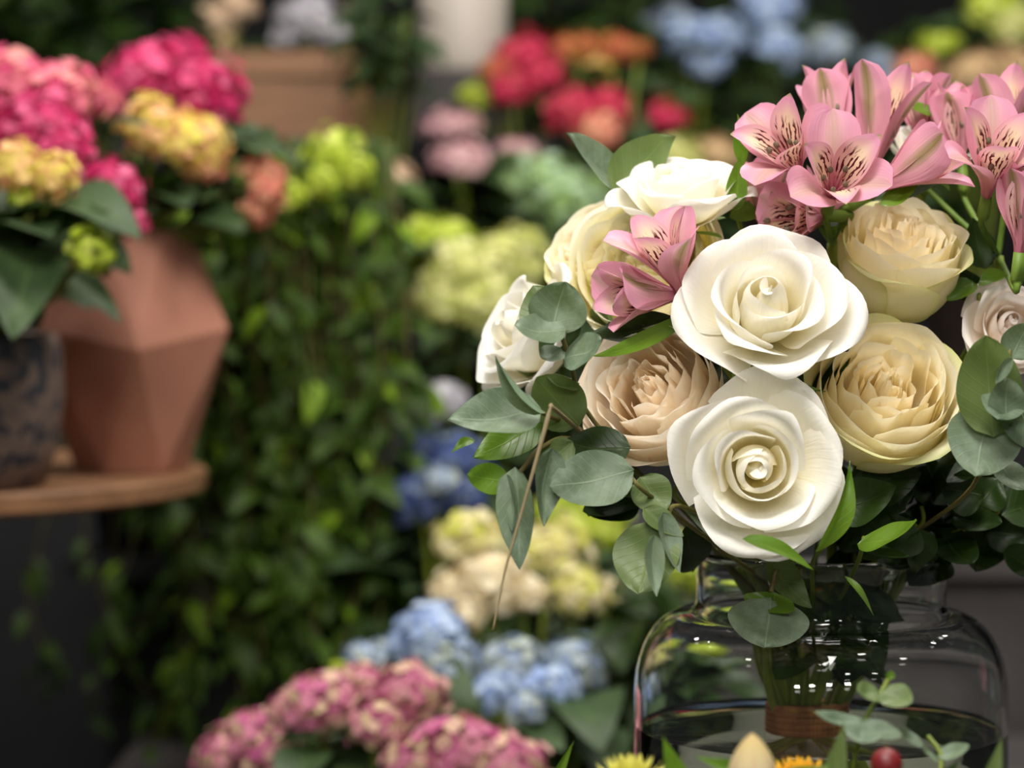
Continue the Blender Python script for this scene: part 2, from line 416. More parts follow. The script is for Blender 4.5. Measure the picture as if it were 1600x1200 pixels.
def rose(label, fx, fy, d, rpx, axis, kind, seed, hk=None, roll=0, cat='rose', mats=None, opn=1.0, leaves=0, group='roses in the bouquet'):
    rg = random.Random(seed)
    ax = D(*axis); R = rpx * d / F
    M = frame(ax, roll)
    if kind == 'white':
        H = R * (hk or .9)
        mi, mo, mg = mats or (WHITE_IN, WHITE, WHITE)
        # wall radius, height, half width, lip heading, whorl by whorl from the heart outwards
        RTS = [.06, .11, .15, .19, .225, .26, .31, .355, .39, .45, .49, .53, .585, .62, .65, .68, .705, .73, .75]
        HTS = [1.0, .99, .985, .98, .975, .97, .985, .98, .97, .95, .93, .90, .85, .82, .78, .73, .69, .65, .60]
    else:
        H = R * (hk or 1.35)
        mi, mo, mg = mats or (CREAM_IN, CREAM, CREAM_OUT)
    N = len(RTS) if kind == 'white' else 42
    base = P(fx, fy, d) - ax * H * .93
    T = thing('rose', label, cat, base, group)
    ecc = rg.uniform(0, 6.28)
    for k in range(N):
        t = k / (N - 1)
        phi = k * 2.39996 + rg.uniform(-.2, .2)
        if kind == 'white':
            Rt = R * RTS[k] * (1 + (.13 * math.cos(phi - ecc) + rg.uniform(-.05, .05) if 5 < k < 15 else 0)); Ht = H * HTS[k] * rg.uniform(.975, 1.02)
            Wd = math.radians(il(t, [0, .3, .5, .75, 1], [125, 90, 76, 62, 52]) * rg.uniform(.85, 1.15))
            cu = opn * rg.uniform(.85, 1.15)
            heads = [il(t, [0, 1], [76, 14]), il(t, [0, .4, .7, 1], [92, 84, 68, 46]), il(t, [0, .25, .4, .7, 1], [100, 98, 92, 74, 52]),
                     il(t, [0, .25, .4, .6, 1], [125, 112, 84, 54, 20]) - 10 * (cu - 1), il(t, [0, .25, .4, .5, .7, 1], [150, 128, 30, -25, -60, -110]) * (cu if t > .4 else 1)]
            V, Fc, U = rose_petal(None, R, H, t, phi, Wd, heads, R * .04, Rt, Ht, rg, edge=il(t, [0, .3, .6, 1], [.03, .12, .28, .42]),
                                  ruff=il(t, [0, .4, 1], [.004, .014, .030]), spiral=il(t, [0, .2, .6, 1], [.02, .035, .055, .05]), roll=il(t, [0, .4, 1], [0, .03, .09]) * cu,
                                  tipb=il(t, [0, .4, 1], [0, .02, .06]), ws=il(t, [0, .4, .7, 1], [.8, .76, .66, .56]), freq=2.2)
            mat = mi if t < .3 else mo
        else:
            inner = t < .62
            Rt = R * il(t, [0, .15, .62, .8, .9, 1], [.05, .20, .70, .88, .93, .96])
            if inner: Rt *= rg.uniform(.9, 1.08)
            Ht = H * il(t, [0, .3, .6, .85, 1], [.98, .985, .955, .91, .74]) * rg.uniform(.975, 1.025)
            Wd = math.radians(il(t, [0, .15, .5, .8, 1], [95, 60, 50, 60, 60]))
            heads = [il(t, [0, 1], [72, 4]), il(t, [0, .5, 1], [90, 80, 68]), il(t, [0, .5, 1], [96, 92, 90]),
                     il(t, [0, .4, .7, .88, 1], [104, 96, 92, 88, 64]), il(t, [0, .4, .7, .88, 1], [112, 70, 66, 56, -20])]
            if inner: phi = (k % 5) * 1.2566 + roll + rg.uniform(-.42, .42)
            V, Fc, U = rose_petal(None, R, H, t, phi, Wd, heads, R * .08, Rt, Ht, rg, edge=il(t, [0, .6, 1], [.06, .12, .2]),
                                  ruff=il(t, [0, .2, .6, 1], [.02, .042, .030, .022]), spiral=rg.choice((-1, 1)) * .07 if inner else .04,
                                  roll=il(t, [0, .85, 1], [.0, .01, .06]), tipb=.02, freq=il(t, [0, .5, 1], [2.4, 2.8, 2.2]))
            mat = mi if t < .45 else (mo if t < .88 else mg)
        part('petal', base + V @ M, Fc, mat, T, U)
    # receptacle and sepals
    V, Fc, U = lathe([(0.0005, -.011), (.004, -.010), (.0065, -.004), (.0065, .002), (.004, .006), (.0005, .007)], (0, 0, 0), 12)
    part('hip', base + np.array(V) @ M, Fc, BUD, T, U)
    for k in range(5):
        a = k * 1.2566
        V = []; U = []
        for j in range(7):
            v = j / 6
            for i in range(3):
                u = i - 1
                r_ = .005 + R * .55 * math.sin(v * 1.5); z_ = -.002 + R * .18 * v - .006 * v * v
                w = .30 * math.sin(math.pi * min(1, .25 + .75 * v)) / (1 + 2.5 * v)
                V.append((r_ * math.cos(a + u * w), r_ * math.sin(a + u * w), z_)); U.append(((u + 1) / 2, v))
        part('sepal', base + np.array(V) @ M, grid_faces(3, 7), BUD, T, U)
    V, Fc, U = tube(stem_path(base - ax * .009, ax, rg), .0026)
    part('stem', V, Fc, STEM, T, U)
    return T

R_ = rose
R_('open white rose in the middle of the bouquet, above the lower white rose', 1202, 452, 1.0, 148, (-.02, .50, 1), 'white', 4, roll=.4, hk=1.0)
R_('large open white rose lowest in the bouquet, just above the vase neck', 1186, 732, .99, 158, (-.02, .02, 1), 'white', 11, roll=2.2, opn=1.1, hk=.85)
R_('blush peach cupped rose left of the lowest white rose', 1004, 596, 1.03, 112, (-.42, .45, 1), 'garden', 5, hk=1.5, mats=(PEACH_IN, PEACH, PEACH_OUT))
R_('cream cupped rose with green-edged guard petals right of the lowest white rose', 1392, 590, 1.03, 120, (.04, .55, 1), 'garden', 8, hk=1.6, roll=1)
R_('cream rose seen from its side, right under the pink alstroemeria', 1420, 356, 1.06, 98, (.12, 1.0, .8), 'garden', 14, hk=1.75)
R_('full butter-cream rose behind the small pink alstroemeria flower', 1000, 398, 1.08, 126, (-.35, .5, 1), 'garden', 21, hk=1.2, mats=(YEL_IN, YEL, YEL), roll=.5)
R_('peach-yellow ruffled rose peeking out at the upper left of the butter-cream rose', 912, 368, 1.11, 80, (-.6, .7, .6), 'garden', 23, hk=1.3, mats=(PEACH_IN, CREAM, CREAM_OUT))
R_('white rose on top of the bouquet between eucalyptus tip and pink alstroemeria', 1058, 268, 1.075, 122, (-.10, 1.0, .40), 'white', 31, hk=.8, roll=.7)
R_('white rose facing away on the far left side of the bouquet', 788, 502, 1.10, 130, (-1, .5, .42), 'white', 37, hk=.95, roll=.2, opn=1.1)
R_('blush white rose half cut by the right edge of the photo', 1585, 500, 1.06, 92, (.05, .35, 1), 'white', 41, mats=(WHITE_PINK, WHITE_PINK, WHITE_PINK), roll=1.1)
R_('white rose mostly hidden behind the pink alstroemeria cluster', 1456, 205, 1.13, 80, (.1, 1, .4), 'white', 43, hk=.9)

# ------------------------------------------------------------------ alstroemeria
def tepal(parent, o, M, ang, L, wmax, h, inner, rg, cup=.25):
    nu, nv = 11, 17
    s = np.linspace(0, 1, 31); hd = np.radians(np.interp(s, [0, .3, .65, 1], h))
    r = np.concatenate([[0], np.cumsum(np.cos(hd[1:]))]) / 30 * L + .002
    z = np.concatenate([[0], np.cumsum(np.sin(hd[1:]))]) / 30 * L
    V = []; U = []; ph = rg.uniform(0, 6)
    for j in range(nv):
        v = j / (nv - 1)
        if inner: w = (.16 + .84 * math.sin(min(1, v / .62) * math.pi / 2) ** 1.6) * (1 if v < .62 else max(0, math.cos((v - .62) / .38 * math.pi / 2)) ** .75)
        else: w = (.18 + .82 * math.sin(min(1, v / .68) * math.pi / 2) ** 1.8) * (1 if v < .68 else math.sqrt(max(0, 1 - ((v - .68) / .32) ** 2.4)))
        w = max(w, .02) * wmax
        rr, zz, hh = np.interp(v, s, r), np.interp(v, s, z), np.interp(v, s, hd)
        for i in range(nu):
            u = -1 + 2 * i / (nu - 1)
            # cross section bends towards the axis at the edges
            off = -cup * w * u * u + .05 * w * math.sin(5 * u + 6 * v + ph)
            nr, nz = math.sin(hh), -math.cos(hh)
            x = rr + off * -nr * -1; zc = zz + off * nz
            y = u * w
            V.append((x * math.cos(ang) - y * math.sin(ang), x * math.sin(ang) + y * math.cos(ang), zc)); U.append(((u + 1) / 2, v))
    ob = part('tepal', o + np.array(V) @ M, grid_faces(nu, nv), TEP_IN if inner else TEP_OUT, parent, U)
    return ob
ANTH = plain('anther', C(120, 110, 90), .7)
FIL = plain('filament', C(220, 150, 160), .5, .3, .2)
def alstro(T, px, py, d, axis, roll, L=.046, opn=1.0, seed=0, root=None, wk=1.0):
    """one flower of a stem: throat at px,py"""
    rg = random.Random(seed); ax = D(*axis); M = frame(ax, roll)
    o = P(px, py, d) - ax * .006
    back = o - ax * .012
    pts = spline([back, back - ax * .005, (back + root) / 2 - np.array([0, 0, .003]), root], 5) if root is not None else spline([back, back - ax * .02], 4)
    rr = np.full(len(pts), .0014); rr[:3] = (.0030, .0026, .0018)
    V, Fc, U = tube(np.vstack([[o], pts]), np.concatenate([[.0026], rr]), 8)
    fl = part('flower', V, Fc, BUD, T, U)
    for k in range(3):
        a = k * 2.0944 + rg.uniform(-.08, .08); q = opn * rg.uniform(.85, 1.15)
        tepal(fl, o, M, a, L * rg.uniform(.94, 1.06), .0116 * wk, [86, 90 - 30 * q, 90 - 44 * q, 90 - 78 * q], False, rg)
    for k in range(3):
        a = k * 2.0944 + 1.0472 + rg.uniform(-.1, .1); q = opn * rg.uniform(.8, 1.1)
        tepal(fl, o, M, a, L * rg.uniform(.98, 1.1), .0085 * wk, [88, 90 - 16 * q, 90 - 30 * q, 90 - 60 * q], True, rg, .3)
    b = Buf(); c = Buf()
    for k in range(5):
        a = k * 1.2566 + .3; q = rg.uniform(.6, 1)
        pts = spline([(0, 0, 0), (.003 * math.cos(a), .003 * math.sin(a), .012), (.007 * math.cos(a) * q, .007 * math.sin(a) * q, .026 * q)], 4)
        V, Fc, U = tube(pts, .0006, 5); b.add(o + np.array(V) @ M, Fc, U)
        V, Fc, U = lathe([(.0002, -.0022), (.0012, -.001), (.0012, .001), (.0002, .0022)], pts[-1], 6); c.add(o + np.array(V) @ M, Fc, U)
    b.build('filament', FIL, fl); c.build('anther', ANTH, fl)
    return fl
def alstem(label, node, d, seed):
    rg = random.Random(seed); n = P(node[0], node[1], d)
    T = thing('alstroemeria', label, 'flower', n, 'pink alstroemeria in the bouquet')
    V, Fc, U = tube(stem_path(n, np.array([0, 0, 1.0]), rg), .0024); part('stem', V, Fc, STEM, T, U)
    return T, n
T, n = alstem('big cluster of pink alstroemeria flowers at the top centre of the bouquet', (1300, 380), 1.10, 1)
alstro(T, 1300, 300, 1.035, (.0, .42, 1), 1.57 + .1, .040, .95, 1, n)
alstro(T, 1243, 262, 1.06, (-.45, .6, .8), 2.4, .040, .95, 2, n)
alstro(T, 1305, 235, 1.10, (-.08, 1, -.25), -1.2, .046, .42, 3, n)
alstro(T, 1362, 262, 1.09, (.22, 1, -.05), -1.35, .052, .5, 4, n)
alstro(T, 1385, 288, 1.06, (.85, .5, .25), -1.3, .042, .6, 5, n)
alstro(T, 1268, 338, 1.055, (-.75, -.05, .5), .5, .028, .8, 21, n)
T, n = alstem('pink alstroemeria flowers low behind the middle white rose', (1225, 400), 1.11, 2)
alstro(T, 1200, 350, 1.085, (-.10, 1, .05), -1.57, .036, .5, 6, n)
alstro(T, 1250, 362, 1.08, (.4, .7, .3), -1.2, .034, .6, 7, n)
T, n = alstem('small dusty pink alstroemeria lying over the butter-cream rose', (1100, 540), 1.075, 3)
alstro(T, 1056, 440, 1.03, (-.30, .72, .42), 1.7, .040, .8, 8, n)
alstro(T, 1046, 462, 1.035, (-.95, .0, .35), .6, .038, .55, 9, n)
T, n = alstem('pink alstroemeria cluster cut by the right edge of the photo', (1560, 400), 1.10, 4)
alstro(T, 1545, 290, 1.05, (.0, .75, .8), 1.57, .044, .8, 10, n)
alstro(T, 1570, 250, 1.10, (.05, 1, -.2), -1.5, .048, .45, 11, n)
alstro(T, 1440, 210, 1.13, (.05, 1, -.2), -1.5, .036, .45, 12, n)
alstro(T, 1500, 235, 1.12, (-.12, 1, .1), -1.0, .036, .3, 13, n)
alstro(T, 1595, 372, 1.03, (.05, 1, .2), -1.5, .036, .3, 14, n)

# ------------------------------------------------------------------ leaves
def leaf_geo(b, t, w, normal, shape='round', fold=.15, bend=.1, cup=0.0, twist=0, tip=0, nu=9, nv=15):
    b = np.asarray(b); t = np.asarray(t); y = t - b; L = np.linalg.norm(y); y = y / L
    x = nrm(np.cross(y, normal)); n = np.cross(x, y)
    V = []; U = []
    for j in range(nv):
        v = j / (nv - 1)
        if shape == 'round': ww = math.sin(math.pi * v ** .82) ** .62
        elif shape == 'egg': ww = math.sin(math.pi * v ** .70) ** .8
        elif shape == 'lance': ww = math.sin(math.pi * v ** .75) ** 1.15
        else: ww = (1 - v) ** .6 * min(1, v * 6) ** .5
        if j in (0, nv - 1): ww = .02
        tw = twist * v; xx = math.cos(tw) * x + math.sin(tw) * n; nn = -math.sin(tw) * x + math.cos(tw) * n
        for i in range(nu):
            u = -1 + 2 * i / (nu - 1)
            off = fold * w * abs(u) * ww + bend * L * (4 * v * (1 - v)) * -1 + cup * w * u * u * ww + .03 * w * math.sin(9 * v + 3 * u)
            tp = tip * L * max(0, v - .8) ** 2 * 10
            V.append(b + y * L * v + xx * (u * ww * w / 2 + tp) + nn * off); U.append(((u + 1) / 2, v))
    return V, grid_faces(nu, nv), U
def leaf(T, b, t, wpx, nrmal=(0, .2, 1), mat=None, **k):
    """b and t are (px, py, depth)"""
    B, Tp = P(*b), P(*t); w = wpx * (b[2] + t[2]) / 2 / F
    V, Fc, U = leaf_geo(B, Tp, w, D(*nrmal), **k)
    return part('leaf', V, Fc, mat, T, U)
def sprig(name, label, cat, pts, leaves, mat, smat=None, rad=.0010, group=None, into=True, seed=0):
    W_ = [P(*p) for p in pts]
    T = thing(name, label, cat, W_[-1] if not into else W_[0], group)
    rg = random.Random(seed)
    path = spline(W_, 6)
    if into:
        path = np.vstack([path[:-1], stem_path(W_[-1], nrm(W_[-2] - W_[-1]), rg)])
    V, Fc, U = tube(path, rad, 7); part('stem', V, Fc, smat or STEMB, T, U)
    for l in leaves:
        l = dict(l); m = l.pop('mat', mat)
        leaf(T, l.pop('b'), l.pop('t'), l.pop('w'), l.pop('n', (0, .2, 1)), m, **l)
    return T
EG = 'eucalyptus sprigs in the bouquet'
L_ = lambda b, t, w, n=(0, .2, 1), **k: dict(b=b, t=t, w=w, n=n, **k)
sprig('eucalyptus_sprig', 'eucalyptus tip with two pointed leaves above the top white rose', 'eucalyptus', [(972, 288, 1.11), (985, 320, 1.13), (1080, 420, 1.16)],
      [L_((975, 298, 1.11), (890, 200, 1.10), 62, (.5, .5, .8), mat=EUC, shape='egg', fold=.25, bend=.08, tip=-.25),
       L_((958, 300, 1.10), (1048, 206, 1.09), 84, (-.2, .1, 1), mat=EUCD, shape='egg', fold=.1, bend=.06, tip=.2)], EUC, group=EG, seed=1)
sprig('eucalyptus_sprig', 'silvery eucalyptus sprig with round leaves over the far left white rose', 'eucalyptus', [(868, 500, .985), (890, 560, .99), (915, 640, 1.02), (1000, 740, 1.08)],
      [L_((862, 522, .985), (834, 446, .995), 80, (-.3, .3, 1), mat=EUCD, shape='round', fold=.12),
       L_((862, 520, .98), (884, 440, .975), 94, (.1, .1, 1), shape='round', fold=.08),
       L_((884, 516, .978), (804, 508, .97), 60, (-.1, .6, .8), shape='round', fold=.12),
       L_((880, 560, .985), (940, 532, .97), 66, (.1, .5, .8), shape='round', fold=.1),
       L_((878, 545, .985), (846, 560, .98), 44, (-.1, .7, .7), shape='round', fold=.1),
       L_((905, 600, 1.0), (855, 590, .99), 40, (-.1, .7, .7), shape='round', fold=.1, mat=EUCD)], EUC, group=EG, seed=2)
sprig('eucalyptus_sprig', 'eucalyptus sprig reaching left with one broad pale leaf below the white rose', 'eucalyptus', [(838, 640, .98), (862, 652, .99), (905, 670, 1.02), (1020, 760, 1.08)],
      [L_((845, 640, .98), (700, 655, .965), 92, (-.05, .55, .8), shape='egg', fold=.2, bend=.07),
       L_((852, 645, .975), (774, 556, .965), 30, (-.8, .1, .6), shape='egg', fold=.7, bend=-.05),
       L_((905, 665, 1.0), (838, 590, .99), 86, (0, .1, 1), mat=EUCD, shape='round', fold=.1),
       L_((848, 655, 1.0), (740, 715, .99), 66, (.1, .4, .9), mat=BRIGHT, shape='egg', fold=.1),
       L_((742, 688, .985), (705, 708, .98), 18, (.1, .6, .8), mat=BRIGHT, shape='lance', fold=.2, bend=-.2)], EUC, group=EG, seed=3)
sprig('eucalyptus_sprig', 'drooping eucalyptus sprig with hanging narrow leaves at the lower left of the bouquet', 'eucalyptus', [(790, 755, .975), (815, 735, .98), (845, 700, .985), (905, 690, 1.01), (1020, 780, 1.08)],
      [L_((796, 752, .975), (730, 742, .965), 50, (0, .2, 1), mat=BRIGHT, shape='round', fold=.1),
       L_((805, 730, .97), (812, 890, .965), 62, (-.5, 0, .9), shape='egg', fold=.3, bend=.05, twist=.5),
       L_((790, 740, .97), (800, 830, .965), 40, (-.6, 0, .8), shape='egg', fold=.3, twist=-.3),
       L_((862, 700, .98), (850, 822, .975), 56, (.4, 0, .9), shape='egg', fold=.3, twist=.3),
       L_((895, 690, .99), (835, 740, .985), 46, (.2, .3, .9), mat=EUCD, shape='egg', fold=.2)], EUC, group=EG, seed=4)
sprig('eucalyptus_sprig', 'eucalyptus sprig with one broad shaded leaf below the peach rose', 'eucalyptus', [(985, 745, .985), (1010, 770, .99), (1090, 830, 1.04)],
      [L_((990, 735, .985), (858, 760, .975), 96, (-.1, .35, .9), shape='round', fold=.08, bend=.08),
       L_((1000, 745, .995), (1040, 800, .99), 66, (.1, .2, 1), mat=EUCD, shape='round'),
       L_((985, 700, 1.0), (880, 690, .995), 70, (0, .5, .8), mat=SALAL, shape='egg')], EUC, group=EG, seed=5)
sprig('eucalyptus_sprig', 'eucalyptus sprig with overlapping round leaves left of the vase neck', 'eucalyptus', [(1028, 860, .985), (1042, 820, .99), (1060, 790, 1.01), (1150, 830, 1.06)],
      [L_((1018, 815, .985), (998, 928, .975), 108, (-.3, .1, 1), mat=EUCD, shape='round', fold=.08),
       L_((1022, 835, .97), (1026, 932, .965), 34, (.3, 0, .9), shape='egg', fold=.25),
       L_((1035, 800, .98), (1062, 895, .975), 44, (.6, 0, .8), shape='egg', fold=.3),
       L_((1005, 795, .985), (1068, 838, .98), 40, (.2, .4, .9), mat=EUCD, shape='egg', fold=.3)], EUC, group=EG, seed=6)
sprig('eucalyptus_sprig', 'silver-green eucalyptus sprig with large round leaves at the right edge of the photo', 'eucalyptus', [(1578, 540, .985), (1572, 620, .985), (1545, 665, .99), (1520, 760, 1.03), (1420, 840, 1.08)],
      [L_((1552, 682, .98), (1540, 524, .97), 104, (-.15, .1, 1), mat=EUCD, shape='round', fold=.08),
       L_((1568, 620, .975), (1560, 655, .965), 70, (0, .3, 1), shape='round'),
       L_((1572, 662, .97), (1575, 590, .965), 60, (0, .3, .9), shape='round', fold=.1),
       L_((1548, 636, .985), (1525, 744, .975), 118, (0, .3, .9), shape='round', fold=.08),
       L_((1580, 620, .98), (1640, 700, .98), 90, (.1, .2, .9), shape='round'),
       L_((1580, 560, .985), (1610, 505, .98), 60, (.1, .2, .9), shape='round'),
       L_((1582, 560, .97), (1556, 600, .96), 22, (.6, .1, .8), shape='egg', fold=.2),
       L_((1560, 720, 1.0), (1600, 765, .99), 50, (.1, .5, .8), shape='round')], EUC, group=EG, seed=7)
sprig('eucalyptus_sprig', 'eucalyptus sprig with one speckled leaf hanging in front of the vase neck', 'eucalyptus', [(1205, 925, 1.03), (1212, 895, 1.04), (1225, 860, 1.06)],
      [L_((1205, 935, 1.03), (1195, 1012, 1.02), 128, (-.1, .3, 1), shape='round', fold=.06, mat=EUC),
       L_((1202, 958, 1.028), (1212, 926, 1.03), 92, (0, 1, .25), shape='round', mat=BRIGHT),
       L_((1200, 870, 1.04), (1268, 950, 1.04), 56, (.3, .3, .8), mat=EUCD, shape='egg')], EUC, group=EG, seed=8, rad=.0011)

SG = 'glossy green leaf sprigs in the bouquet'
def gsprig(label, pts, leaves, mat=SALAL, seed=0, **k): return sprig('leafy_sprig', label, 'leaf sprig', pts, leaves, mat, STEM, group=SG, seed=seed, **k)
gsprig('yellow-green leaf strap curving over the peach rose', [(1080, 500, 1.03), (1100, 530, 1.05), (1180, 640, 1.09)],
       [L_((1095, 480, 1.045), (922, 556, .995), 30, (.2, .5, .9), mat=BRIGHT, shape='lance', fold=.1, bend=.12),
        L_((1060, 500, 1.04), (915, 520, 1.04), 60, (0, .5, .8), shape='lance')], seed=11)
gsprig('dark leaf sprig running under the middle white rose', [(1085, 500, 1.03), (1150, 600, 1.04), (1200, 660, 1.09)],
       [L_((1074, 470, 1.05), (1112, 585, 1.05), 44, (-.3, .1, 1), shape='lance', fold=.3, bend=-.05),
        L_((1100, 545, 1.03), (1290, 612, 1.03), 34, (-.2, .4, .9), mat=BRIGHT, shape='lance', bend=.1),
        L_((1120, 600, 1.06), (1200, 560, 1.06), 90, (0, .5, .8), shape='egg'),
        L_((1250, 600, 1.06), (1330, 540, 1.05), 90, (0, .5, .8), shape='egg')], seed=12)
gsprig('bright pointed leaf standing at the left of the pink alstroemeria cluster', [(1158, 290, 1.09), (1150, 330, 1.10), (1180, 420, 1.13)],
       [L_((1160, 262, 1.08), (1152, 178, 1.07), 28, (-.6, .1, .8), mat=BRIGHT, shape='lance', fold=.4, bend=.14),
        L_((1148, 330, 1.07), (1156, 245, 1.065), 34, (-.2, 0, 1), mat=BRIGHT, shape='egg', fold=.3),
        L_((1140, 340, 1.08), (1225, 305, 1.08), 40, (0, .6, .7), mat=BRIGHT, shape='egg'),
        L_((1330, 330, 1.09), (1230, 345, 1.09), 50, (0, .6, .7), shape='egg')], seed=13)
gsprig('long green leaves pointing right between alstroemeria and cream rose', [(1370, 320, 1.08), (1380, 360, 1.10), (1400, 420, 1.13)],
       [L_((1365, 312, 1.07), (1514, 248, 1.07), 50, (0, .6, .7), mat=SALAL, shape='lance', fold=.15, bend=.06),
        L_((1375, 320, 1.06), (1440, 280, 1.06), 36, (0, .6, .7), mat=BRIGHT, shape='lance'),
        L_((1480, 180, 1.12), (1400, 150, 1.12), 24, (0, .6, .7), mat=BRIGHT, shape='lance')], seed=14)
gsprig('small crinkled green leaves right of the cream rose below the alstroemeria', [(1530, 460, 1.07), (1525, 520, 1.09), (1450, 640, 1.12)],
       [L_((1520, 440, 1.07), (1480, 470, 1.06), 40, (-.2, .5, .8), mat=BRIGHT, shape='egg', fold=.3),
        L_((1530, 440, 1.07), (1575, 430, 1.06), 36, (.2, .5, .8), mat=BRIGHT, shape='egg', fold=.3),
        L_((1525, 470, 1.08), (1500, 420, 1.07), 44, (0, .2, .8), shape='egg', fold=.3),
        L_((1530, 480, 1.08), (1600, 470, 1.08), 60, (0, .4, .8), shape='egg', fold=.3),
        L_((1560, 290, 1.05), (1568, 215, 1.045), 18, (.3, 0, 1), mat=BRIGHT, shape='lance'),
        L_((1540, 420, 1.09), (1520, 340, 1.09), 50, (0, .2, .8), shape='egg')], seed=15)
gsprig('curved green leaf hugging the lower right edge of the lowest white rose', [(1290, 850, 1.0), (1270, 880, 1.03), (1270, 930, 1.08)],
       [L_((1275, 862, .985), (1328, 720, .985), 40, (.5, -.1, .8), mat=BRIGHT, shape='lance', fold=.35, bend=-.12),
        L_((1160, 842, .965), (1270, 890, .97), 34, (.1, .7, .6), mat=BRIGHT, shape='egg', fold=.2, bend=-.06),
        L_((1300, 800, 1.04), (1400, 760, 1.03), 80, (.1, .4, .8), shape='egg')], seed=16)
gsprig('dark pointed leaf with a lit edge right above the vase opening', [(1350, 840, 1.03), (1340, 880, 1.05), (1310, 940, 1.09)],
       [L_((1340, 850, 1.02), (1432, 812, 1.0), 62, (.1, .7, .6), mat=BRIGHT, shape='egg', fold=.1),
        L_((1350, 850, 1.03), (1420, 868, 1.0), 50, (.1, .9, .4), shape='egg'),
        L_((1320, 900, 1.05), (1365, 962, 1.03), 12, (.1, .5, .8), mat=BRIGHT, shape='lance', bend=-.1),
        L_((1330, 760, 1.05), (1440, 740, 1.04), 90, (0, .2, 1), shape='egg'),
        L_((1380, 760, 1.06), (1330, 850, 1.05), 90, (0, .2, 1), shape='egg')], seed=17)
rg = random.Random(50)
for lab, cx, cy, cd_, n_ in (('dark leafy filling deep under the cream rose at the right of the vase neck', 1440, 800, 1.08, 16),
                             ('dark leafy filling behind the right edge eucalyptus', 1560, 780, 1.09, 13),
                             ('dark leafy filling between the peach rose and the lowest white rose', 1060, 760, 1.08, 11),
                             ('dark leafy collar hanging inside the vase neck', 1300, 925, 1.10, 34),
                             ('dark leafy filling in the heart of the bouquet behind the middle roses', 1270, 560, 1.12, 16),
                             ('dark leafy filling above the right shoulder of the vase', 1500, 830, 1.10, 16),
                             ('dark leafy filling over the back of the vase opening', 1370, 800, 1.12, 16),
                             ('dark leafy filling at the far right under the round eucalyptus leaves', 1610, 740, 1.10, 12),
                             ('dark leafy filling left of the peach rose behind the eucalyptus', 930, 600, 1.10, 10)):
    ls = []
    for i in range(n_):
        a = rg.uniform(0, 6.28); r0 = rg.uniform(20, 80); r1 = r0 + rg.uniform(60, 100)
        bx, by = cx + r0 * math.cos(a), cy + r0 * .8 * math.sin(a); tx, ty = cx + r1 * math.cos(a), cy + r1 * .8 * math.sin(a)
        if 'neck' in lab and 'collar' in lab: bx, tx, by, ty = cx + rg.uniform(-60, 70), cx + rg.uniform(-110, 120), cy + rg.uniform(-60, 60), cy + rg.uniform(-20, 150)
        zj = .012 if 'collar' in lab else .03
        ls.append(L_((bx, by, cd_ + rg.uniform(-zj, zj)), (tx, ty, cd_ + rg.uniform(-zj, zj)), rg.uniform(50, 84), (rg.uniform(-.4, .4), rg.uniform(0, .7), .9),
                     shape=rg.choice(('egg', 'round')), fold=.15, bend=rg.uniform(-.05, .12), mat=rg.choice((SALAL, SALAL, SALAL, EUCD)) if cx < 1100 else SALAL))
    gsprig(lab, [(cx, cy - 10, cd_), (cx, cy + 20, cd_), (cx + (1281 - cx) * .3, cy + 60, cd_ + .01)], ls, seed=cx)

# dry grass blade hanging in front of the lower left leaves
pts = spline([P(862, 630, .955), P(846, 690, .955), P(818, 790, .955), P(790, 890, .953), P(770, 985, .95)], 8)
V, Fc, U = tube(pts, np.interp(np.linspace(0, 1, len(pts)), [0, .1, .4, 1], [.0004, .0011, .0008, .00035]), 6)
DRY = plain('dry_blade', C(128, 116, 84), .7, .2, 0, 60, C(150, 136, 104))
T = thing('grass_blade', 'thin dry brown grass blade hanging down at the left of the bouquet', 'grass blade', P(862, 630, .955))
part('blade', V, Fc, DRY, T, U)
V, Fc, U = tube(spline([P(860, 634, .955), P(900, 668, 1.0), P(960, 720, 1.05)], 6), .0009, 6); part('stalk', V, Fc, DRY, T, U)

# ------------------------------------------------------------------ vase, water, binding
def glass(name, ior, tint, rough=0):
    m, nt, N, L = newmat(name)
    g = nd(nt, 'ShaderNodeBsdfPrincipled'); g.inputs['Transmission Weight'].default_value = 1
    g.inputs['IOR'].default_value = ior; g.inputs['Roughness'].default_value = rough; g.inputs['Base Color'].default_value = tint
    o = nd(nt, 'ShaderNodeOutputMaterial'); L.new(g.outputs[0], o.inputs[0]); return m
GLASS = glass('clear_glass', 1.46, (.98, 1, .99, 1)); WATER = glass('water', 1.333, (.97, .985, .94, 1))
RB, RN, TH = .0868, .0578, .0028
zsh = P(1281, 1085, VASE_D)[2] - VASE_BASE          # height where the shoulder starts
zn = P(1281, 955, VASE_D)[2] - VASE_BASE            # foot of the neck
zt = P(1281, 858, VASE_D)[2] - VASE_BASE            # rim
prof = [(0.0005, 0), (RB * .80, 0), (RB * .93, .003), (RB * .99, .012), (RB, .025), (RB, zsh * .6), (RB, zsh)]
for i in range(1, 11):
    a = i / 10 * math.pi / 2
    prof.append((RN + .004 + (RB - RN - .004) * math.cos(a) ** .9, zsh + (zn - zsh) * math.sin(a) ** 1.0))
prof += [(RN + .0012, zn + .0015), (RN, zn + .005), (RN, (zn + zt) / 2), (RN, zt - .003), (RN + .0008, zt - .001), (RN - TH * .4, zt + .0003), (RN - TH, zt - .001)]
inn = [(RN - TH, zt - .004), (RN - TH, (zn + zt) / 2), (RN - TH, zn + .004), (RN - TH + .001, zn - .0005)]
for i in range(10, 0, -1):
    a = i / 10 * math.pi / 2
    inn.append((RN + .003 - TH * .6 + (RB - TH - RN - .003 + TH * .6) * math.cos(a) ** .9, zsh + (zn - zsh - TH) * math.sin(a)))
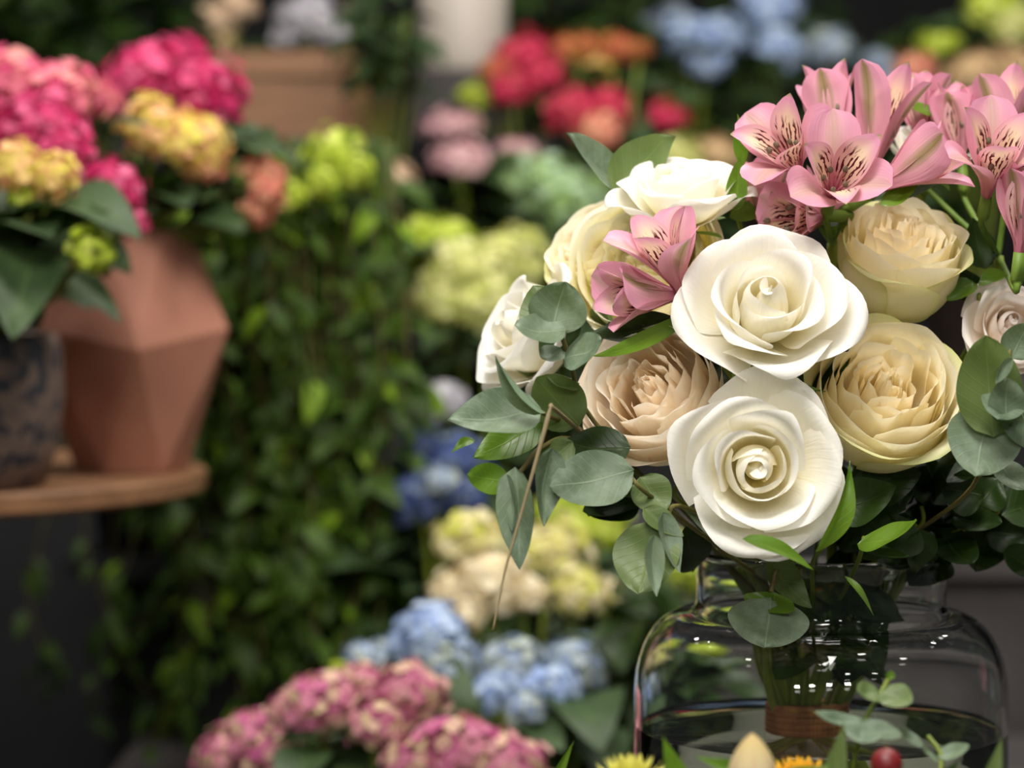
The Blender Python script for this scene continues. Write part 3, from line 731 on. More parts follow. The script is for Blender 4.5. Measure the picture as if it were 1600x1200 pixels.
inn += [(RB - TH, zsh), (RB - TH, zsh * .6), (RB - TH, .03), (RB * .97 - TH, .016), (RB * .88 - TH, .0085), (RB * .7, .007), (0.0005, .007)]
T = thing('glass_vase', 'clear glass vase with rounded shoulders holding the rose bouquet', 'vase', (VX, VY, VASE_BASE))
V, Fc, U = lathe(prof + inn, (VX, VY, VASE_BASE), 96); part('glass_body', V, Fc, GLASS, T, U)
wz = WATER_Z - VASE_BASE
wp = [(0.0005, .0066), (RB * .7, .0066), (RB * .88 - TH, .008), (RB * .97 - TH + .0004, .0155), (RB - TH + .0004, .03), (RB - TH + .0004, wz * .7), (RB - TH + .0004, wz + .0012), (RB - TH - .0012, wz + .0004), (RB - TH - .004, wz), (RB * .5, wz), (.0005, wz)]
V, Fc, U = lathe(wp, (VX, VY, VASE_BASE), 96); w = part('water', V, Fc, WATER, T, U)
RAF = plain('raffia_brown', C(118, 74, 44), .8, .2, 0, 120, C(150, 100, 62), bump=.6)
pts = []
for i in range(140):
    a = i / 139 * 2 * math.pi * 7; pts.append((BIND[0] + .0175 * math.cos(a), BIND[1] + .0175 * math.sin(a), BIND[2] - .012 + .020 * i / 139))
V, Fc, U = tube(pts, .0023, 7)
T = thing('binding_tie', 'brown raffia tie wound round the bunched stems inside the vase', 'tie', (BIND[0], BIND[1], BIND[2] - .014))
part('winding', V, Fc, RAF, T, U)

# ------------------------------------------------------------------ room: floor, back wall, work table, stepped display
CONC = plain('dark_concrete', C(58, 54, 54), .75, .3, 0, 6, C(78, 73, 72))
CONCD = plain('black_panel', C(20, 20, 22), .7, .3, 0, 6, C(28, 28, 30))
WORKT = plain('work_table_top', C(96, 96, 84), .6, .4, 0, 8, C(112, 110, 96))
WOOD_M, nt, N, L = newmat('brown_wood')
mp = nd(nt, 'ShaderNodeMapping'); mp.inputs['Scale'].default_value = (3, 30, 40); L.new(objco(nt), mp.inputs[0])
r = ramp(nt, [(.3, C(116, 80, 54)), (.7, C(146, 106, 74))]); L.new(noise(nt, 1.5, 5, mp.outputs[0]), r.inputs[0]); finish(nt, r.outputs[0], .55, 0, .4)
def slab(name, x0, x1, y0, y1, z0, z1, mat, kind=None):
    V, Fc = box(x0, x1, y0, y1, z0, z1); o = part(name, V, Fc, mat, None, smooth=False)
    if kind: o['kind'] = kind
    return o
slab('floor', -4, 4, -3, 5.2, -.05, 0, CONC, 'structure')
slab('wall_back', -4, 4, 5.0, 5.1, 0, 3.6, CONCD, 'structure')
tb = slab('work_table', VX - .5, VX + .5, VY - .55, VY + .18, VASE_BASE - .035, VASE_BASE, WORKT)
tag(tb, 'dark grey work table top under the glass vase', 'table')
for sx in (-.45, .45):
    for sy in (-.5, .13):
        V, Fc = box(VX + sx - .025, VX + sx + .025, VY + sy - .025, VY + sy + .025, 0, VASE_BASE - .035); part('table_leg', V, Fc, CONCD, tb, smooth=False)
STEPS = [(1.42, 1.86, .70), (1.86, 2.26, .82), (2.26, 2.62, 1.0), (2.62, 2.94, 1.14), (2.94, 3.5, 1.25)]
for i, (y0, y1, z) in enumerate(STEPS):
    x1 = 1.35; x0 = (-.35, -.35, -.25, -1.2, -1.2)[i]
    T = thing('display_step', ['lowest', 'second lowest', 'middle', 'second highest', 'highest'][i] + ' tier of the dark stepped plant display', 'display stand', ((x0 + x1) / 2, (y0 + y1) / 2, 0), 'tiers of the plant display')
    V, Fc = box(x0, x1, y0 - .01, y1, z - .03, z); part('top_board', V, Fc, CONC, T, smooth=False)
    V, Fc = box(x0 + .02, x1 - .02, y0 + .01, y1 - .002, 0, z - .03); part('base', V, Fc, CONC if i < 3 else CONCD, T, smooth=False)

# ------------------------------------------------------------------ hydrangeas
def head_mesh(name, seed, n=120, squash=.8, frac=.72):
    rg = random.Random(seed); V = []; Fc = []
    for layer, (rad, m) in enumerate(((1, n), (.78, n // 2))):
        for k in range(m):
            z = 1 - 2 * frac * (k + .5) / m; a = k * 2.39996 + rg.uniform(-.25, .25)
            q = math.sqrt(max(0, 1 - z * z)); p = np.array([q * math.cos(a), q * math.sin(a), z])
            nn = nrm(p + np.array([rg.uniform(-.35, .35) for _ in range(3)])); rr = rad * (1 + rg.uniform(-.15, .15) + .40 * mnoise.noise(Vector(p * 1.9 + seed * 3.1)))
            c = p * rr * np.array([1, 1, squash])
            t = nrm(np.cross(nn, np.array([rg.uniform(-1, 1), rg.uniform(-1, 1), rg.uniform(-1, 1)]))); s = rg.uniform(.85, 1.25) * 2.0 / math.sqrt(n)
            t2 = np.cross(nn, t); b0 = len(V); V.append(c)
            for tt in (t, t2, -t, -t2):
                tt = nrm(tt + nn * .12); x = np.cross(nn, tt); b = len(V)
                for (aa, ss, h) in ((.42, .46, .05), (.86, .38, .03), (1, 0, -.05), (.86, -.38, .03), (.42, -.46, .05)):
                    V.append(c + tt * s * aa + x * s * 1.1 * ss + nn * h * s)
                Fc.append((b0, b, b + 1, b + 2)); Fc.append((b0, b + 2, b + 3, b + 4))
    return V, Fc
HM = {}
def head_data(kind, var, mat):
    k = (kind, var, mat.name)
    if k not in HM:
        V, Fc = head_mesh('head', {'r': 0, 'f': 10, 'l': 20}[kind] + var, {'r': 84, 'f': 70, 'l': 40}[kind], {'r': .8, 'f': .52, 'l': .75}[kind], {'r': .72, 'f': .55, 'l': .72}[kind])
        # join the petals of a floret where they meet, so that a floret is one colour
        m = mesh('flower_head', V, Fc, None, True, [mat]); HM[k] = m
    return HM[k]
def step_z(y):
    for y0, y1, z in STEPS:
        if y0 <= y <= y1: return z
    return STEPS[-1][2]
TERRA = plain('nursery_pot', C(60, 48, 42), .8, .3, 0, 40, C(72, 58, 50))
def hydrangea(label, heads, seed, nl=14, pot=True, zb=None, leafmat=HLEAF, leafsize=.075, base=None, spread=1.0, drop=.05, leafpts=(), cat='hydrangea', kind='hydrangea', group='potted hydrangeas'):
    rg = random.Random(seed)
    C3 = np.array([P(h[0], h[1], h[2]) for h in heads]); c = C3.mean(0)
    if base is None:
        z0 = step_z(c[1]) if zb is None else zb; base = np.array([c[0], c[1], z0])
    T = thing(kind, label, cat, base, group)
    ph = .10
    if pot:
        V, Fc, U = lathe([(.0005, 0), (.038, 0), (.050, ph), (.053, ph), (.053, ph + .008), (.047, ph + .008), (.044, ph - .01), (.0005, ph - .012)], base, 28)
        part('pot', V, Fc, TERRA, T, U)
    top = base + np.array([0, 0, (ph - .012) if pot else 0])
    b = Buf()
    for i, h in enumerate(heads):
        p = C3[i]; R = h[3] * h[2] / F; knd = h[5] if len(h) > 5 else 'r'
        o = bpy.data.objects.new('flower_head', head_data(knd, rg.randrange(3), h[4])); COL.objects.link(o); o.parent = T
        o.location = p - base; o.scale = (R, R, R)
        dv = p - top; dv = nrm(nrm(dv) + np.array([0, -.45, .5]))
        o.rotation_euler = (Vector(dv).to_track_quat('Z', 'Y') @ Matrix.Rotation(rg.uniform(0, 6.28), 3, 'Z').to_quaternion()).to_euler()
        V, Fc, U = tube(spline([top + np.array([rg.uniform(-.01, .01), rg.uniform(-.01, .01), -.0]), (top + p) / 2 + np.array([0, 0, -.01]), p - dv * R * .3], 4), .0028, 6); b.add(V, Fc, U)
    b.build('stem', STEM, T)
    f = Buf()
    for i in range(nl):
        h = heads[i % len(heads)]; p = C3[i % len(heads)]; R = h[3] * h[2] / F
        a = rg.uniform(0, 6.28)
        dirv = np.array([math.cos(a), math.sin(a) * .8 - .25, 0])
        q = rg.uniform(.0, .85)
        bb = top * (q) + p * (1 - q) + np.array([0, 0, -R * .55]) * (1 - q)
        dr = dirv + np.array([0, 0, rg.uniform(-.5, .25)])
        L = leafsize * rg.uniform(.75, 1.25) * spread
        V, Fc, U = leaf_geo(bb + nrm(dr) * .012, bb + nrm(dr) * (L + .012), L * .62, nrm(np.array([0, -.35, 1.0])), shape='egg', fold=.15, bend=rg.uniform(-.16, -.05), nu=5, nv=8)
        f.add(V, Fc, U)
    for (b0, t0, wpx) in leafpts:
        V, Fc, U = leaf_geo(P(*b0), P(*t0), wpx * b0[2] / F, D(rg.uniform(-.2, .2), .6, .8), shape='egg', fold=.15, bend=-.08, nu=7, nv=11); f.add(V, Fc, U)
    if f.V: f.build('foliage', leafmat, T)
    return T

H_ = hydrangea
# left stand: two planted pots
STAND = P(-185, 735, 1.80); SZ = STAND[2]
fp = P(205, 700, 1.80); FPX, FPY = fp[0], fp[1] + .0
tp = P(-35, 700, 1.66); TPX, TPY = tp[0], tp[1]
H_('magenta and apricot hydrangea growing out of the faceted terracotta pot',
   [(225, 125, 1.80, 62, MAG), (315, 140, 1.78, 62, MAG), (268, 100, 1.84, 50, MAG), (345, 185, 1.80, 34, MAG), (240, 200, 1.72, 50, APR), (305, 222, 1.72, 52, APR), (322, 255, 1.72, 30, CORAL), (405, 268, 1.76, 32, CORAL), (418, 296, 1.75, 30, CORAL), (404, 326, 1.76, 28, CORAL), (430, 270, 1.77, 20, CORAL)],
   101, 16, False, base=np.array([FPX, FPY, P(205, 372, 1.80)[2]]), leafsize=.07,
   leafpts=[((250, 330, 1.76), (340, 300, 1.72), 60), ((230, 320, 1.74), (170, 250, 1.70), 66), ((300, 330, 1.76), (385, 360, 1.72), 60), ((330, 300, 1.78), (370, 235, 1.76), 50), ((250, 330, 1.74), (270, 270, 1.68), 60)])
H_('magenta, pink and yellow hydrangea in the speckled pot at the left edge',
   [(20, 130, 1.66, 58, MAGP), (100, 150, 1.66, 62, MAGP), (155, 160, 1.68, 36, MAGP), (60, 205, 1.62, 72, MAG), (100, 235, 1.60, 46, MAG), (10, 225, 1.62, 50, MAG), (25, 262, 1.52, 44, APR), (80, 275, 1.52, 38, APR), (175, 295, 1.58, 46, MAG), (205, 345, 1.58, 26, MAG), (142, 390, 1.50, 34, LIME, 'l'), (40, 300, 1.52, 24, LIME, 'l')],
   102, 14, False, base=np.array([TPX, TPY, P(-35, 535, 1.66)[2]]), leafsize=.09,
   leafpts=[((40, 400, 1.56), (170, 330, 1.50), 90), ((30, 380, 1.55), (-60, 330, 1.5), 90), ((60, 380, 1.54), (20, 530, 1.46), 130), ((90, 420, 1.56), (190, 505, 1.52), 50), ((20, 360, 1.56), (60, 320, 1.5), 110), ((-10, 420, 1.56), (-60, 500, 1.5), 110)])
# faceted pot: rings of a low polygon, each turned half a step
TC = plain('terracotta_matte', C(164, 110, 90), .7, .3, 0, 12, C(174, 120, 98))
def facet_pot():
    n = 6; s = 1.80 / F
    rings = [(.041, 0, .5), (.0795, .100, 0), (.046, P(205, 362, 1.80)[2] - SZ, .5)]
    V = []; 
    for r, z, o in rings:
        for k in range(n):
            a = 2 * math.pi * (k + o) / n - 1.35; V.append((FPX + r * math.cos(a), FPY + r * math.sin(a), SZ + z + ((-.008 if k % 2 == 0 else .006) if r > .07 else 0)))
    Fc = [tuple(range(n))[::-1]]
    for k in range(n):
        k1 = (k + 1) % n
        Fc.append((k, k1, n + k1)); Fc.append((n + k, k, n + k1)); Fc.append((n + k, n + k1, 2 * n + k)); Fc.append((2 * n + k, n + k1, 2 * n + k1))
    i0 = len(V)
    for r, z in ((.041, rings[2][1]), (.040, rings[2][1] - .02)):
        for k in range(n):
            a = 2 * math.pi * (k + .5) / n - 1.35; V.append((FPX + r * math.cos(a), FPY + r * math.sin(a), SZ + z))
    for k in range(n):
        k1 = (k + 1) % n
        Fc.append((2 * n + k, 2 * n + k1, i0 + k1, i0 + k)); Fc.append((i0 + k, i0 + k1, i0 + n + k1, i0 + n + k))
    Fc.append(tuple(range(i0 + n, i0 + 2 * n)))
    o = part('faceted_pot', V, Fc, TC, None, smooth=False)
    bv = o.modifiers.new('edge', 'BEVEL'); bv.width = .0012; bv.segments = 2
    tag(o, 'faceted terracotta plant pot on the round stand', 'plant pot')
facet_pot()
TZ, nt, N, L = newmat('speckled_terrazzo')
r = ramp(nt, [(.44, C(52, 54, 62)), (.50, C(122, 102, 90)), (.62, C(104, 88, 80))]); L.new(noise(nt, 75, 2, objco(nt)), r.inputs[0]); finish(nt, r.outputs[0], .6, 0, .35)
hz = P(-35, 520, 1.66)[2] - SZ
V, Fc, U = lathe([(.0005, 0), (.052, 0), (.058, .003), (.067, .03), (.0715, hz * .6), (.069, hz - .01), (.066, hz), (.062, hz), (.060, hz - .02), (.0005, hz - .022)], (TPX - .012, TPY, SZ), 48)
o = part('speckled_pot', V, Fc, TZ, None, U); tag(o, 'grey speckled round plant pot cut by the left edge', 'plant pot')
T = thing('plant_stand', 'round brown wooden stand under the two left pots', 'plant stand', (STAND[0], STAND[1], 0))
V, Fc, U = lathe([(.0005, -.016), (.236, -.016), (.240, -.013), (.240, -.002), (.238, 0), (.0005, 0)], (STAND[0], STAND[1], SZ), 80); part('stand_top', V, Fc, WOOD_M, T, U, smooth=False)
V, Fc, U = lathe([(.0005, 0), (.15, 0), (.15, .015), (.03, .03), (.025, .2), (.025, SZ - .03), (.06, SZ - .017), (.0005, SZ - .017)], (STAND[0], STAND[1], 0), 32); part('stand_foot', V, Fc, CONCD, T, U)

# display plants
H_('lime green hydrangea growing above the middle trailing plant, in front of the wooden crate', [(525, 246, 2.02, 46, LIME), (552, 268, 1.98, 28, LIME), (500, 285, 1.97, 26, LIME), (458, 308, 1.97, 22, LIME, 'l')], 111, 10, False, base=P(520, 342, 2.13), leafsize=.05)
H_('lime hydrangea with flat heads just right of the trailing plant', [(640, 362, 2.25, 40, LIME, 'f'), (690, 370, 2.25, 44, LIME, 'f'), (650, 400, 2.22, 28, LIME, 'l')], 112, 12)
H_('big pale lime hydrangea left of the bouquet', [(715, 430, 2.20, 62, LIMEC), (790, 410, 2.22, 58, LIMEC), (690, 470, 2.18, 44, LIMEC), (760, 480, 2.18, 52, LIMEC), (820, 385, 2.25, 36, LIMEC)], 113, 18)
H_('mint green hydrangea behind the tip of the bouquet', [(850, 285, 2.5, 52, MINT), (900, 320, 2.48, 56, MINT), (830, 320, 2.5, 26, MINT)], 114, 14)
H_('pale pink flat-headed hydrangea below the white planter', [(703, 200, 2.66, 42, PALEP, 'f'), (722, 250, 2.58, 42, PALEP, 'f'), (808, 240, 2.64, 34, PALEP, 'f')], 115, 16)
H_('cream hydrangea head between lime and pale pink ones', [(610, 278, 2.5, 36, PALEC, 'f')], 116, 9)
H_('crimson hydrangea behind the bouquet tip, left one', [(820, 90, 2.75, 44, RED), (850, 118, 2.72, 34, RED), (800, 140, 2.7, 34, RED), (775, 112, 2.72, 26, REDO), (885, 80, 2.8, 30, REDO), (915, 72, 2.8, 24, REDO), (745, 150, 2.75, 26, LIME, 'l')], 117, 16)
H_('coral red hydrangea right behind the eucalyptus tip', [(895, 175, 2.62, 40, RED), (945, 172, 2.64, 42, RED), (935, 205, 2.6, 34, CORAL), (960, 80, 2.8, 34, REDO), (935, 100, 2.8, 22, APR, 'l'), (1000, 78, 2.8, 18, REDO)], 118, 16)
H_('dusky red hydrangea left of the pink alstroemeria', [(1040, 188, 2.8, 36, RED, 'f'), (1030, 165, 2.85, 22, REDO, 'l'), (1120, 240, 2.7, 36, BEIGE, 'f'), (1060, 245, 2.68, 40, LIMEC, 'f')], 119, 16)
H_('large light blue hydrangea behind the bouquet, left of the other blue ones', [(1075, 60, 3.05, 44, BLUE), (1125, 60, 3.05, 42, BLUE), (1105, 95, 3.02, 34, BLUE), (1020, 35, 3.1, 20, BLUEG), (1050, 20, 3.1, 22, BLUEG)], 120, 12)
H_('light blue hydrangea with round heads at the top of the photo', [(1205, 15, 3.1, 44, BLUE), (1215, 78, 3.06, 38, BLUE), (1180, 0, 3.1, 26, BLUE)], 121, 12)
H_('pale blue hydrangea right of the other blue ones', [(1295, 75, 3.05, 38, BLUEG), (1370, 98, 3.1, 24, BLUEG, 'l'), (1380, 130, 3.1, 20, BLUE, 'l')], 122, 12)
H_('yellow-green hydrangea in the top right corner', [(1470, 70, 2.9, 34, LIME, 'f'), (1560, 20, 2.9, 48, LIME), (1590, 40, 2.88, 44, LIMEC), (1555, 78, 2.9, 30, BEIGE, 'f')], 123, 14)
H_('beige pink hydrangea right behind the top of the alstroemeria', [(1530, 125, 2.75, 52, BEIGE), (1430, 110, 2.8, 30, CORAL, 'l'), (1590, 110, 2.75, 40, BEIGE)], 124, 14)
H_('deep blue hydrangea between the trailing plant and the bouquet', [(690, 630, 2.1, 40, GREYW, 'l'), (650, 700, 2.05, 46, BLUED), (715, 720, 2.05, 50, BLUED), (660, 780, 2.0, 48, BLUED), (720, 780, 2.02, 38, BLUED), (690, 750, 1.98, 26, BLUEG, 'l')], 125, 16)
H_('violet blue hydrangea hidden behind the lower left leaves', [(950, 790, 2.15, 40, BLUED), (900, 750, 2.15, 50, BLUED)], 126, 9)
H_('ivory hydrangea with lime centres behind the hanging eucalyptus leaf', [(732, 845, 1.85, 50, CRW), (860, 862, 1.86, 56, CRW), (765, 910, 1.78, 58, CRWW), (705, 925, 1.78, 34, CRWW), (735, 960, 1.76, 28, CRWW), (820, 930, 1.78, 36, CRWW), (905, 925, 1.8, 46, CRW), (955, 925, 1.82, 22, CRWW)], 127, 20, zb=.72)
H_('lime yellow hydrangea between ivory hydrangea and bouquet', [(925, 820, 2.0, 52, LIME), (870, 800, 2.02, 36, LIME), (1060, 880, 2.0, 50, LIME)], 128, 10)
H_('sky blue hydrangea below the ivory one', [(675, 985, 1.68, 50, BLUE), (575, 1025, 1.68, 34, BLUEG, 'f'), (700, 1040, 1.66, 46, BLUEG), (630, 1010, 1.7, 30, BLUE), (530, 1045, 1.68, 16, LIME, 'l')], 129, 14)
H_('blue and green hydrangea left of the vase', [(800, 1040, 1.66, 52, BLUEG), (890, 1035, 1.68, 44, BLUEG), (860, 1075, 1.65, 44, BLUE), (780, 1080, 1.64, 40, BLUE), (820, 1110, 1.62, 30, BLUEG), (920, 1060, 1.7, 26, BLUEG)], 130, 18)
H_('rosy green hydrangea at the bottom, under the sky blue one', [(500, 1100, 1.56, 60, ROSY), (590, 1130, 1.54, 46, ROSY), (640, 1080, 1.56, 52, ROSY), (560, 1070, 1.58, 40, ROSY), (450, 1110, 1.58, 34, ROSY)], 131, 16)
H_('rosy hydrangea at the bottom edge, nearest to the vase', [(720, 1175, 1.50, 68, ROSY), (660, 1195, 1.50, 56, ROSY), (790, 1195, 1.50, 60, ROSY)], 132, 14)
H_('dark rosy hydrangea at the bottom left of the rosy green one', [(400, 1150, 1.62, 52, ROSY), (350, 1180, 1.62, 44, ROSY), (430, 1190, 1.6, 44, ROSY)], 133, 14)

# pure foliage plants behind
def bush(label, px, py, d, wpx, hpx, n, seed, mat=HLEAF, size=.05, zb=None, kind='leafy_plant'):
    rg = random.Random(seed); c = P(px, py, d); s = d / F
    z0 = step_z(c[1]) if zb is None else zb
    T = thing(kind, label, 'plant', (c[0], c[1], z0), 'green plants among the hydrangeas')
    b0 = np.array([c[0], c[1], z0])
    V, Fc, U = lathe([(.0005, 0), (.038, 0), (.05, .09), (.053, .09), (.053, .098), (.047, .098), (.044, .088), (.0005, .086)], b0, 24); part('pot', V, Fc, TERRA, T, U)
    st = Buf(); f = Buf(); rt = b0 + np.array([0, 0, .086])
    for i in range(n):
        a = rg.uniform(0, 6.28); q = math.sqrt(rg.random())
        p = c + RT * math.cos(a) * q * wpx * s / 2 + UP * math.sin(a) * q * hpx * s / 2 + FW * rg.uniform(-.09, .09)
        if i % 6 == 0:
            V, Fc, U = tube(spline([rt, (rt + p) / 2 + np.array([0, 0, .02]), p], 4), .0018, 5); st.add(V, Fc, U)
        dr = nrm(np.array([rg.uniform(-1, 1), rg.uniform(-1, .3), rg.uniform(-.8, .5)])); L = size * rg.uniform(.7, 1.3)
        V, Fc, U = leaf_geo(p, p + dr * L, L * .6, nrm(np.array([rg.uniform(-.4, .4), rg.uniform(-.8, .1), 1])), shape='egg', fold=.15, bend=-.1, nu=5, nv=7); f.add(V, Fc, U)
    st.build('stem', STEM, T); f.build('foliage', mat, T)
bush('dark leafy plant between the crimson and the blue hydrangeas', 1000, 130, 3.1, 380, 240, 130, 201, SALAL)
bush('dark leafy plant behind the light blue hydrangeas', 1180, 130, 3.3, 380, 260, 130, 202, SALAL)
bush('dark leafy plant below the pale pink hydrangea', 760, 320, 2.95, 320, 200, 110, 203, HLEAF)
bush('dark leafy plant behind the ivory hydrangea', 900, 980, 1.98, 260, 200, 90, 204, HLEAF)
bush('dark leafy plant between deep blue and ivory hydrangeas', 640, 860, 2.15, 220, 260, 110, 205, HLEAF)
bush('dark leafy plant left of the vase behind the eucalyptus', 1000, 1030, 1.80, 200, 220, 80, 206, SALAL, zb=.70)
bush('dark leafy plant at the top right behind the yellow-green hydrangea', 1500, 140, 3.2, 300, 260, 100, 207, SALAL)
bush('dark leafy plant under the big pale lime hydrangea', 780, 560, 2.35, 260, 180, 90, 208, SALAL)
bush('dark bush at the top left behind the magenta flowers', 130, 60, 2.9, 420, 220, 170, 209, SALAL, .06)
bush('dark leafy plant in front of the wooden crate and the grey planter', 600, 60, 2.60, 110, 190, 60, 210, HLEAF, .045, zb=1.14)
bush('dark leafy plant at the top centre behind the crimson hydrangea', 880, 20, 3.2, 300, 200, 100, 211, SALAL)

# trailing plants that hang down behind the stand
def trailing(label, px, py, d, wpx, n, lpx, seed, mat, size=.025):
    """pot at px,py on its own pedestal, strands hanging lpx pixels"""
    rg = random.Random(seed); c = P(px, py, d); s = d / F
    T = thing('trailing_plant', label, 'trailing plant', c, 'trailing green plants')
    V, Fc, U = lathe([(.0005, -.10), (.045, -.10), (.06, 0), (.064, 0), (.064, .008), (.056, .008), (.052, -.008), (.0005, -.01)], c, 24); part('pot', V, Fc, CONCD, T, U)
    st = Buf(); f = Buf(); g = Buf()
    for i in range(n):
        x = (rg.random() - .5) * wpx * s; L = lpx * s * rg.uniform(.35, 1.0); y = -rg.uniform(.02, .12)
        a = c + np.array([x * .3, y * .3, .0]); 
        pts = [a, c + np.array([x * .7, y, .03 + rg.uniform(-.01, .03)]), c + np.array([x, y * 1.2, -L * .3]), c + np.array([x + rg.uniform(-.03, .03), y * 1.2, -L * .65]), c + np.array([x + rg.uniform(-.04, .04), y * 1.1, -L])]
        pa = spline(pts, 8); V, Fc, U = tube(pa, .0009, 4); st.add(V, Fc, U)
        m = int(L / .0155) + 4
        for k in range(m):
            p = pa[min(len(pa) - 1, int(rg.random() * len(pa)))] + np.array([rg.uniform(-.006, .006), rg.uniform(-.006, .006), rg.uniform(-.01, .01)])
            dr = nrm(np.array([rg.uniform(-.8, .8), rg.uniform(-.8, .3), rg.uniform(-1.6, -.1)])); l = size * rg.uniform(.8, 1.7)
            V, Fc, U = leaf_geo(p, p + dr * l, l * .44, nrm(np.array([rg.uniform(-.8, .8), rg.uniform(-1.2, .2), 1])), shape='egg', fold=.15, bend=-.1, nu=3, nv=6)
            (g if rg.random() < .12 else f).add(V, Fc, U)
    st.build('vine', STEMB, T); f.build('foliage', mat, T); g.build('young_foliage', IVYB, T)
    # pedestal under it
    return T
def pedestal(label, px, py, d, w=.07):
    c = P(px, py, d); zf = .82 if c[1] < 2.25 else 0; T = thing('pedestal', label, 'pedestal', (c[0], c[1], zf), 'pedestals of the trailing plants')
    zt_ = c[2] - .10
    V, Fc = box(c[0] - w, c[0] + w, c[1] - w, c[1] + w, zt_ - .02, zt_); part('pedestal_top', V, Fc, CONCD, T, smooth=False)
    V, Fc = box(c[0] - w * .5, c[0] + w * .5, c[1] - w * .5, c[1] + w * .5, zf, zt_ - .02); part('pedestal_post', V, Fc, CONCD, T, smooth=False)
for i, (lab, pl, a) in enumerate((('trailing green plant hanging behind the right side of the faceted pot', 'pedestal behind the faceted pot', (395, 330, 2.13, 225, 30, 1000)),
                     ('trailing green plant hanging in the middle, right of the faceted pot', 'pedestal of the middle trailing plant', (535, 330, 2.13, 260, 42, 800)),
                     ('trailing green plant hanging lowest at the left, under the round stand', 'pedestal behind the round stand', (230, 700, 2.35, 460, 15, 820)))):
    trailing(lab, *a, 300 + i, IVYL); pedestal(pl, *a[:3])

# wooden crate with pale flowers, grey planter on a dark shelf
zc = P(470, 225, 2.80)[2]
sh = slab('crate_shelf', P(200, 0, 2.8)[0], P(880, 0, 2.8)[0], 2.70, 3.0, zc - .03, zc, CONCD); tag(sh, 'dark shelf board under the wooden crate', 'shelf')
for x in (P(210, 0, 2.8)[0], P(640, 0, 2.8)[0]):
    V, Fc = box(x, x + .03, 2.90, 2.93, 1.14, zc - .03); part('shelf_bracket', V, Fc, CONCD, sh, smooth=False)
T = thing('wooden_crate', 'brown wooden crate at the top behind the magenta hydrangeas', 'crate', (P(470, 0, 2.8)[0], 2.82, zc))
x0, x1 = P(300, 0, 2.78)[0], P(605, 0, 2.78)[0]; z1 = P(470, 85, 2.78)[2]; zm = P(470, 122, 2.78)[2]
for nm, bx in (('front_board', (x0, x1, 2.755, 2.77, zc, zm - .003)), ('rim_board', (x0 - .004, x1 - .03, 2.748, 2.77, zm, z1)), ('back_board', (x0, x1, 2.93, 2.945, zc, z1)), ('side_board', (x0, x0 + .015, 2.77, 2.93, zc, z1)), ('side_board', (x1 - .015, x1, 2.77, 2.93, zc, zm)), ('bottom_board', (x0 + .015, x1 - .015, 2.77, 2.93, zc, zc + .012))):
    V, Fc = box(*bx); part(nm, V, Fc, WOOD_M, T, smooth=False)
H_('grey-white flowering plant standing in the wooden crate', [(480, 30, 2.86, 44, GREYW), (520, 55, 2.86, 30, GREYW), (560, 20, 2.86, 24, PALEC), (450, 60, 2.86, 24, GREYW)], 140, 8, pot=False, base=np.array([P(490, 0, 2.86)[0], 2.85, zc + .012]), cat='flower', kind='flowering_plant', group=None)
H_('cream flowering plant standing at the left end of the crate', [(340, 30, 2.86, 34, PALEC), (370, 10, 2.86, 30, PALEC), (345, 62, 2.86, 24, BEIGE)], 141, 8, pot=False, base=np.array([P(350, 0, 2.86)[0], 2.85, zc + .012]), cat='flower', kind='flowering_plant', group=None)
POTW = plain('warm_grey_ceramic', C(168, 158, 148), .5, .4, 0, 10, C(176, 166, 156))
d = 2.86; c = P(724, 116, d); rr = 69 * d / F
V, Fc, U = lathe([(.0005, 0), (rr * .92, 0), (rr * .96, .004), (rr, .02), (rr * 1.02, .16), (rr * .95, .16), (rr * .93, .14), (.0005, .138)], c, 40)
o = part('grey_planter', V, Fc, POTW, None, U); tag(o, 'tall pale grey planter on the dark block at the top', 'planter')
V, Fc = box(c[0] - .055, c[0] + .065, c[1] - .06, c[1] + .06, zc, c[2]); o = part('planter_block', V, Fc, CONC, None, smooth=False); tag(o, 'dark grey block under the pale planter', 'block')

# ------------------------------------------------------------------ nearer arrangement at the bottom edge
FD = .86
FG = 'flowers of the near arrangement at the bottom edge'
def fstem(T, p, mat=STEM, r=.0018):
    q = np.array([.10 + .25 * (p[0] - .10), p[1] + .03, VASE_BASE + .02])
    V, Fc, U = tube(spline([p, (p + q) / 2 + np.array([0, 0, .0]), q], 5), r, 7); part('stem', V, Fc, mat, T, U)
def mum(label, px, py, d, rpx, c1, c2, seed, n=60):
    rg = random.Random(seed); R = rpx * d / F; c = P(px, py, d)
    m = petal_mat('near_petal_%d' % seed, [(0, c1), (1, c2)])
    T = thing('chrysanthemum', label, 'flower', c - np.array([0, 0, R * .6]), FG)
    for k in range(n):
        t = k / n; a = k * 2.39996; el = 1.5 - 1.45 * t
        dr = np.array([math.cos(a) * math.cos(el), math.sin(a) * math.cos(el), math.sin(el)]); L = R * (.55 + .5 * t)
        b = c - np.array([0, 0, R * .5]) + dr * R * .08
        V, Fc, U = leaf_geo(b, b + dr * L * 1.1, R * .28, nrm(np.array([0, 0, 1.0]) + .01), shape='egg', fold=.2, bend=.12, nu=5, nv=7); part('petal', V, Fc, m, T, U)
    fstem(T, c - np.array([0, 0, R * .6]))
mum('pale yellow flower at the bottom edge, left of the lily bud', 985, 1196, FD, 62, C(206, 200, 60), C(232, 228, 120), 1)
mum('golden yellow flower at the bottom edge behind the red berry', 1250, 1200, FD + .03, 62, C(222, 160, 10), C(248, 200, 50), 2)
mum('small yellow flower at the bottom edge right of the red berry', 1425, 1216, FD + .04, 46, C(222, 150, 20), C(248, 206, 60), 3)
T = thing('lily_bud', 'closed cream and pink lily bud at the bottom edge', 'flower bud', P(1175, 1270, FD - .02), FG)
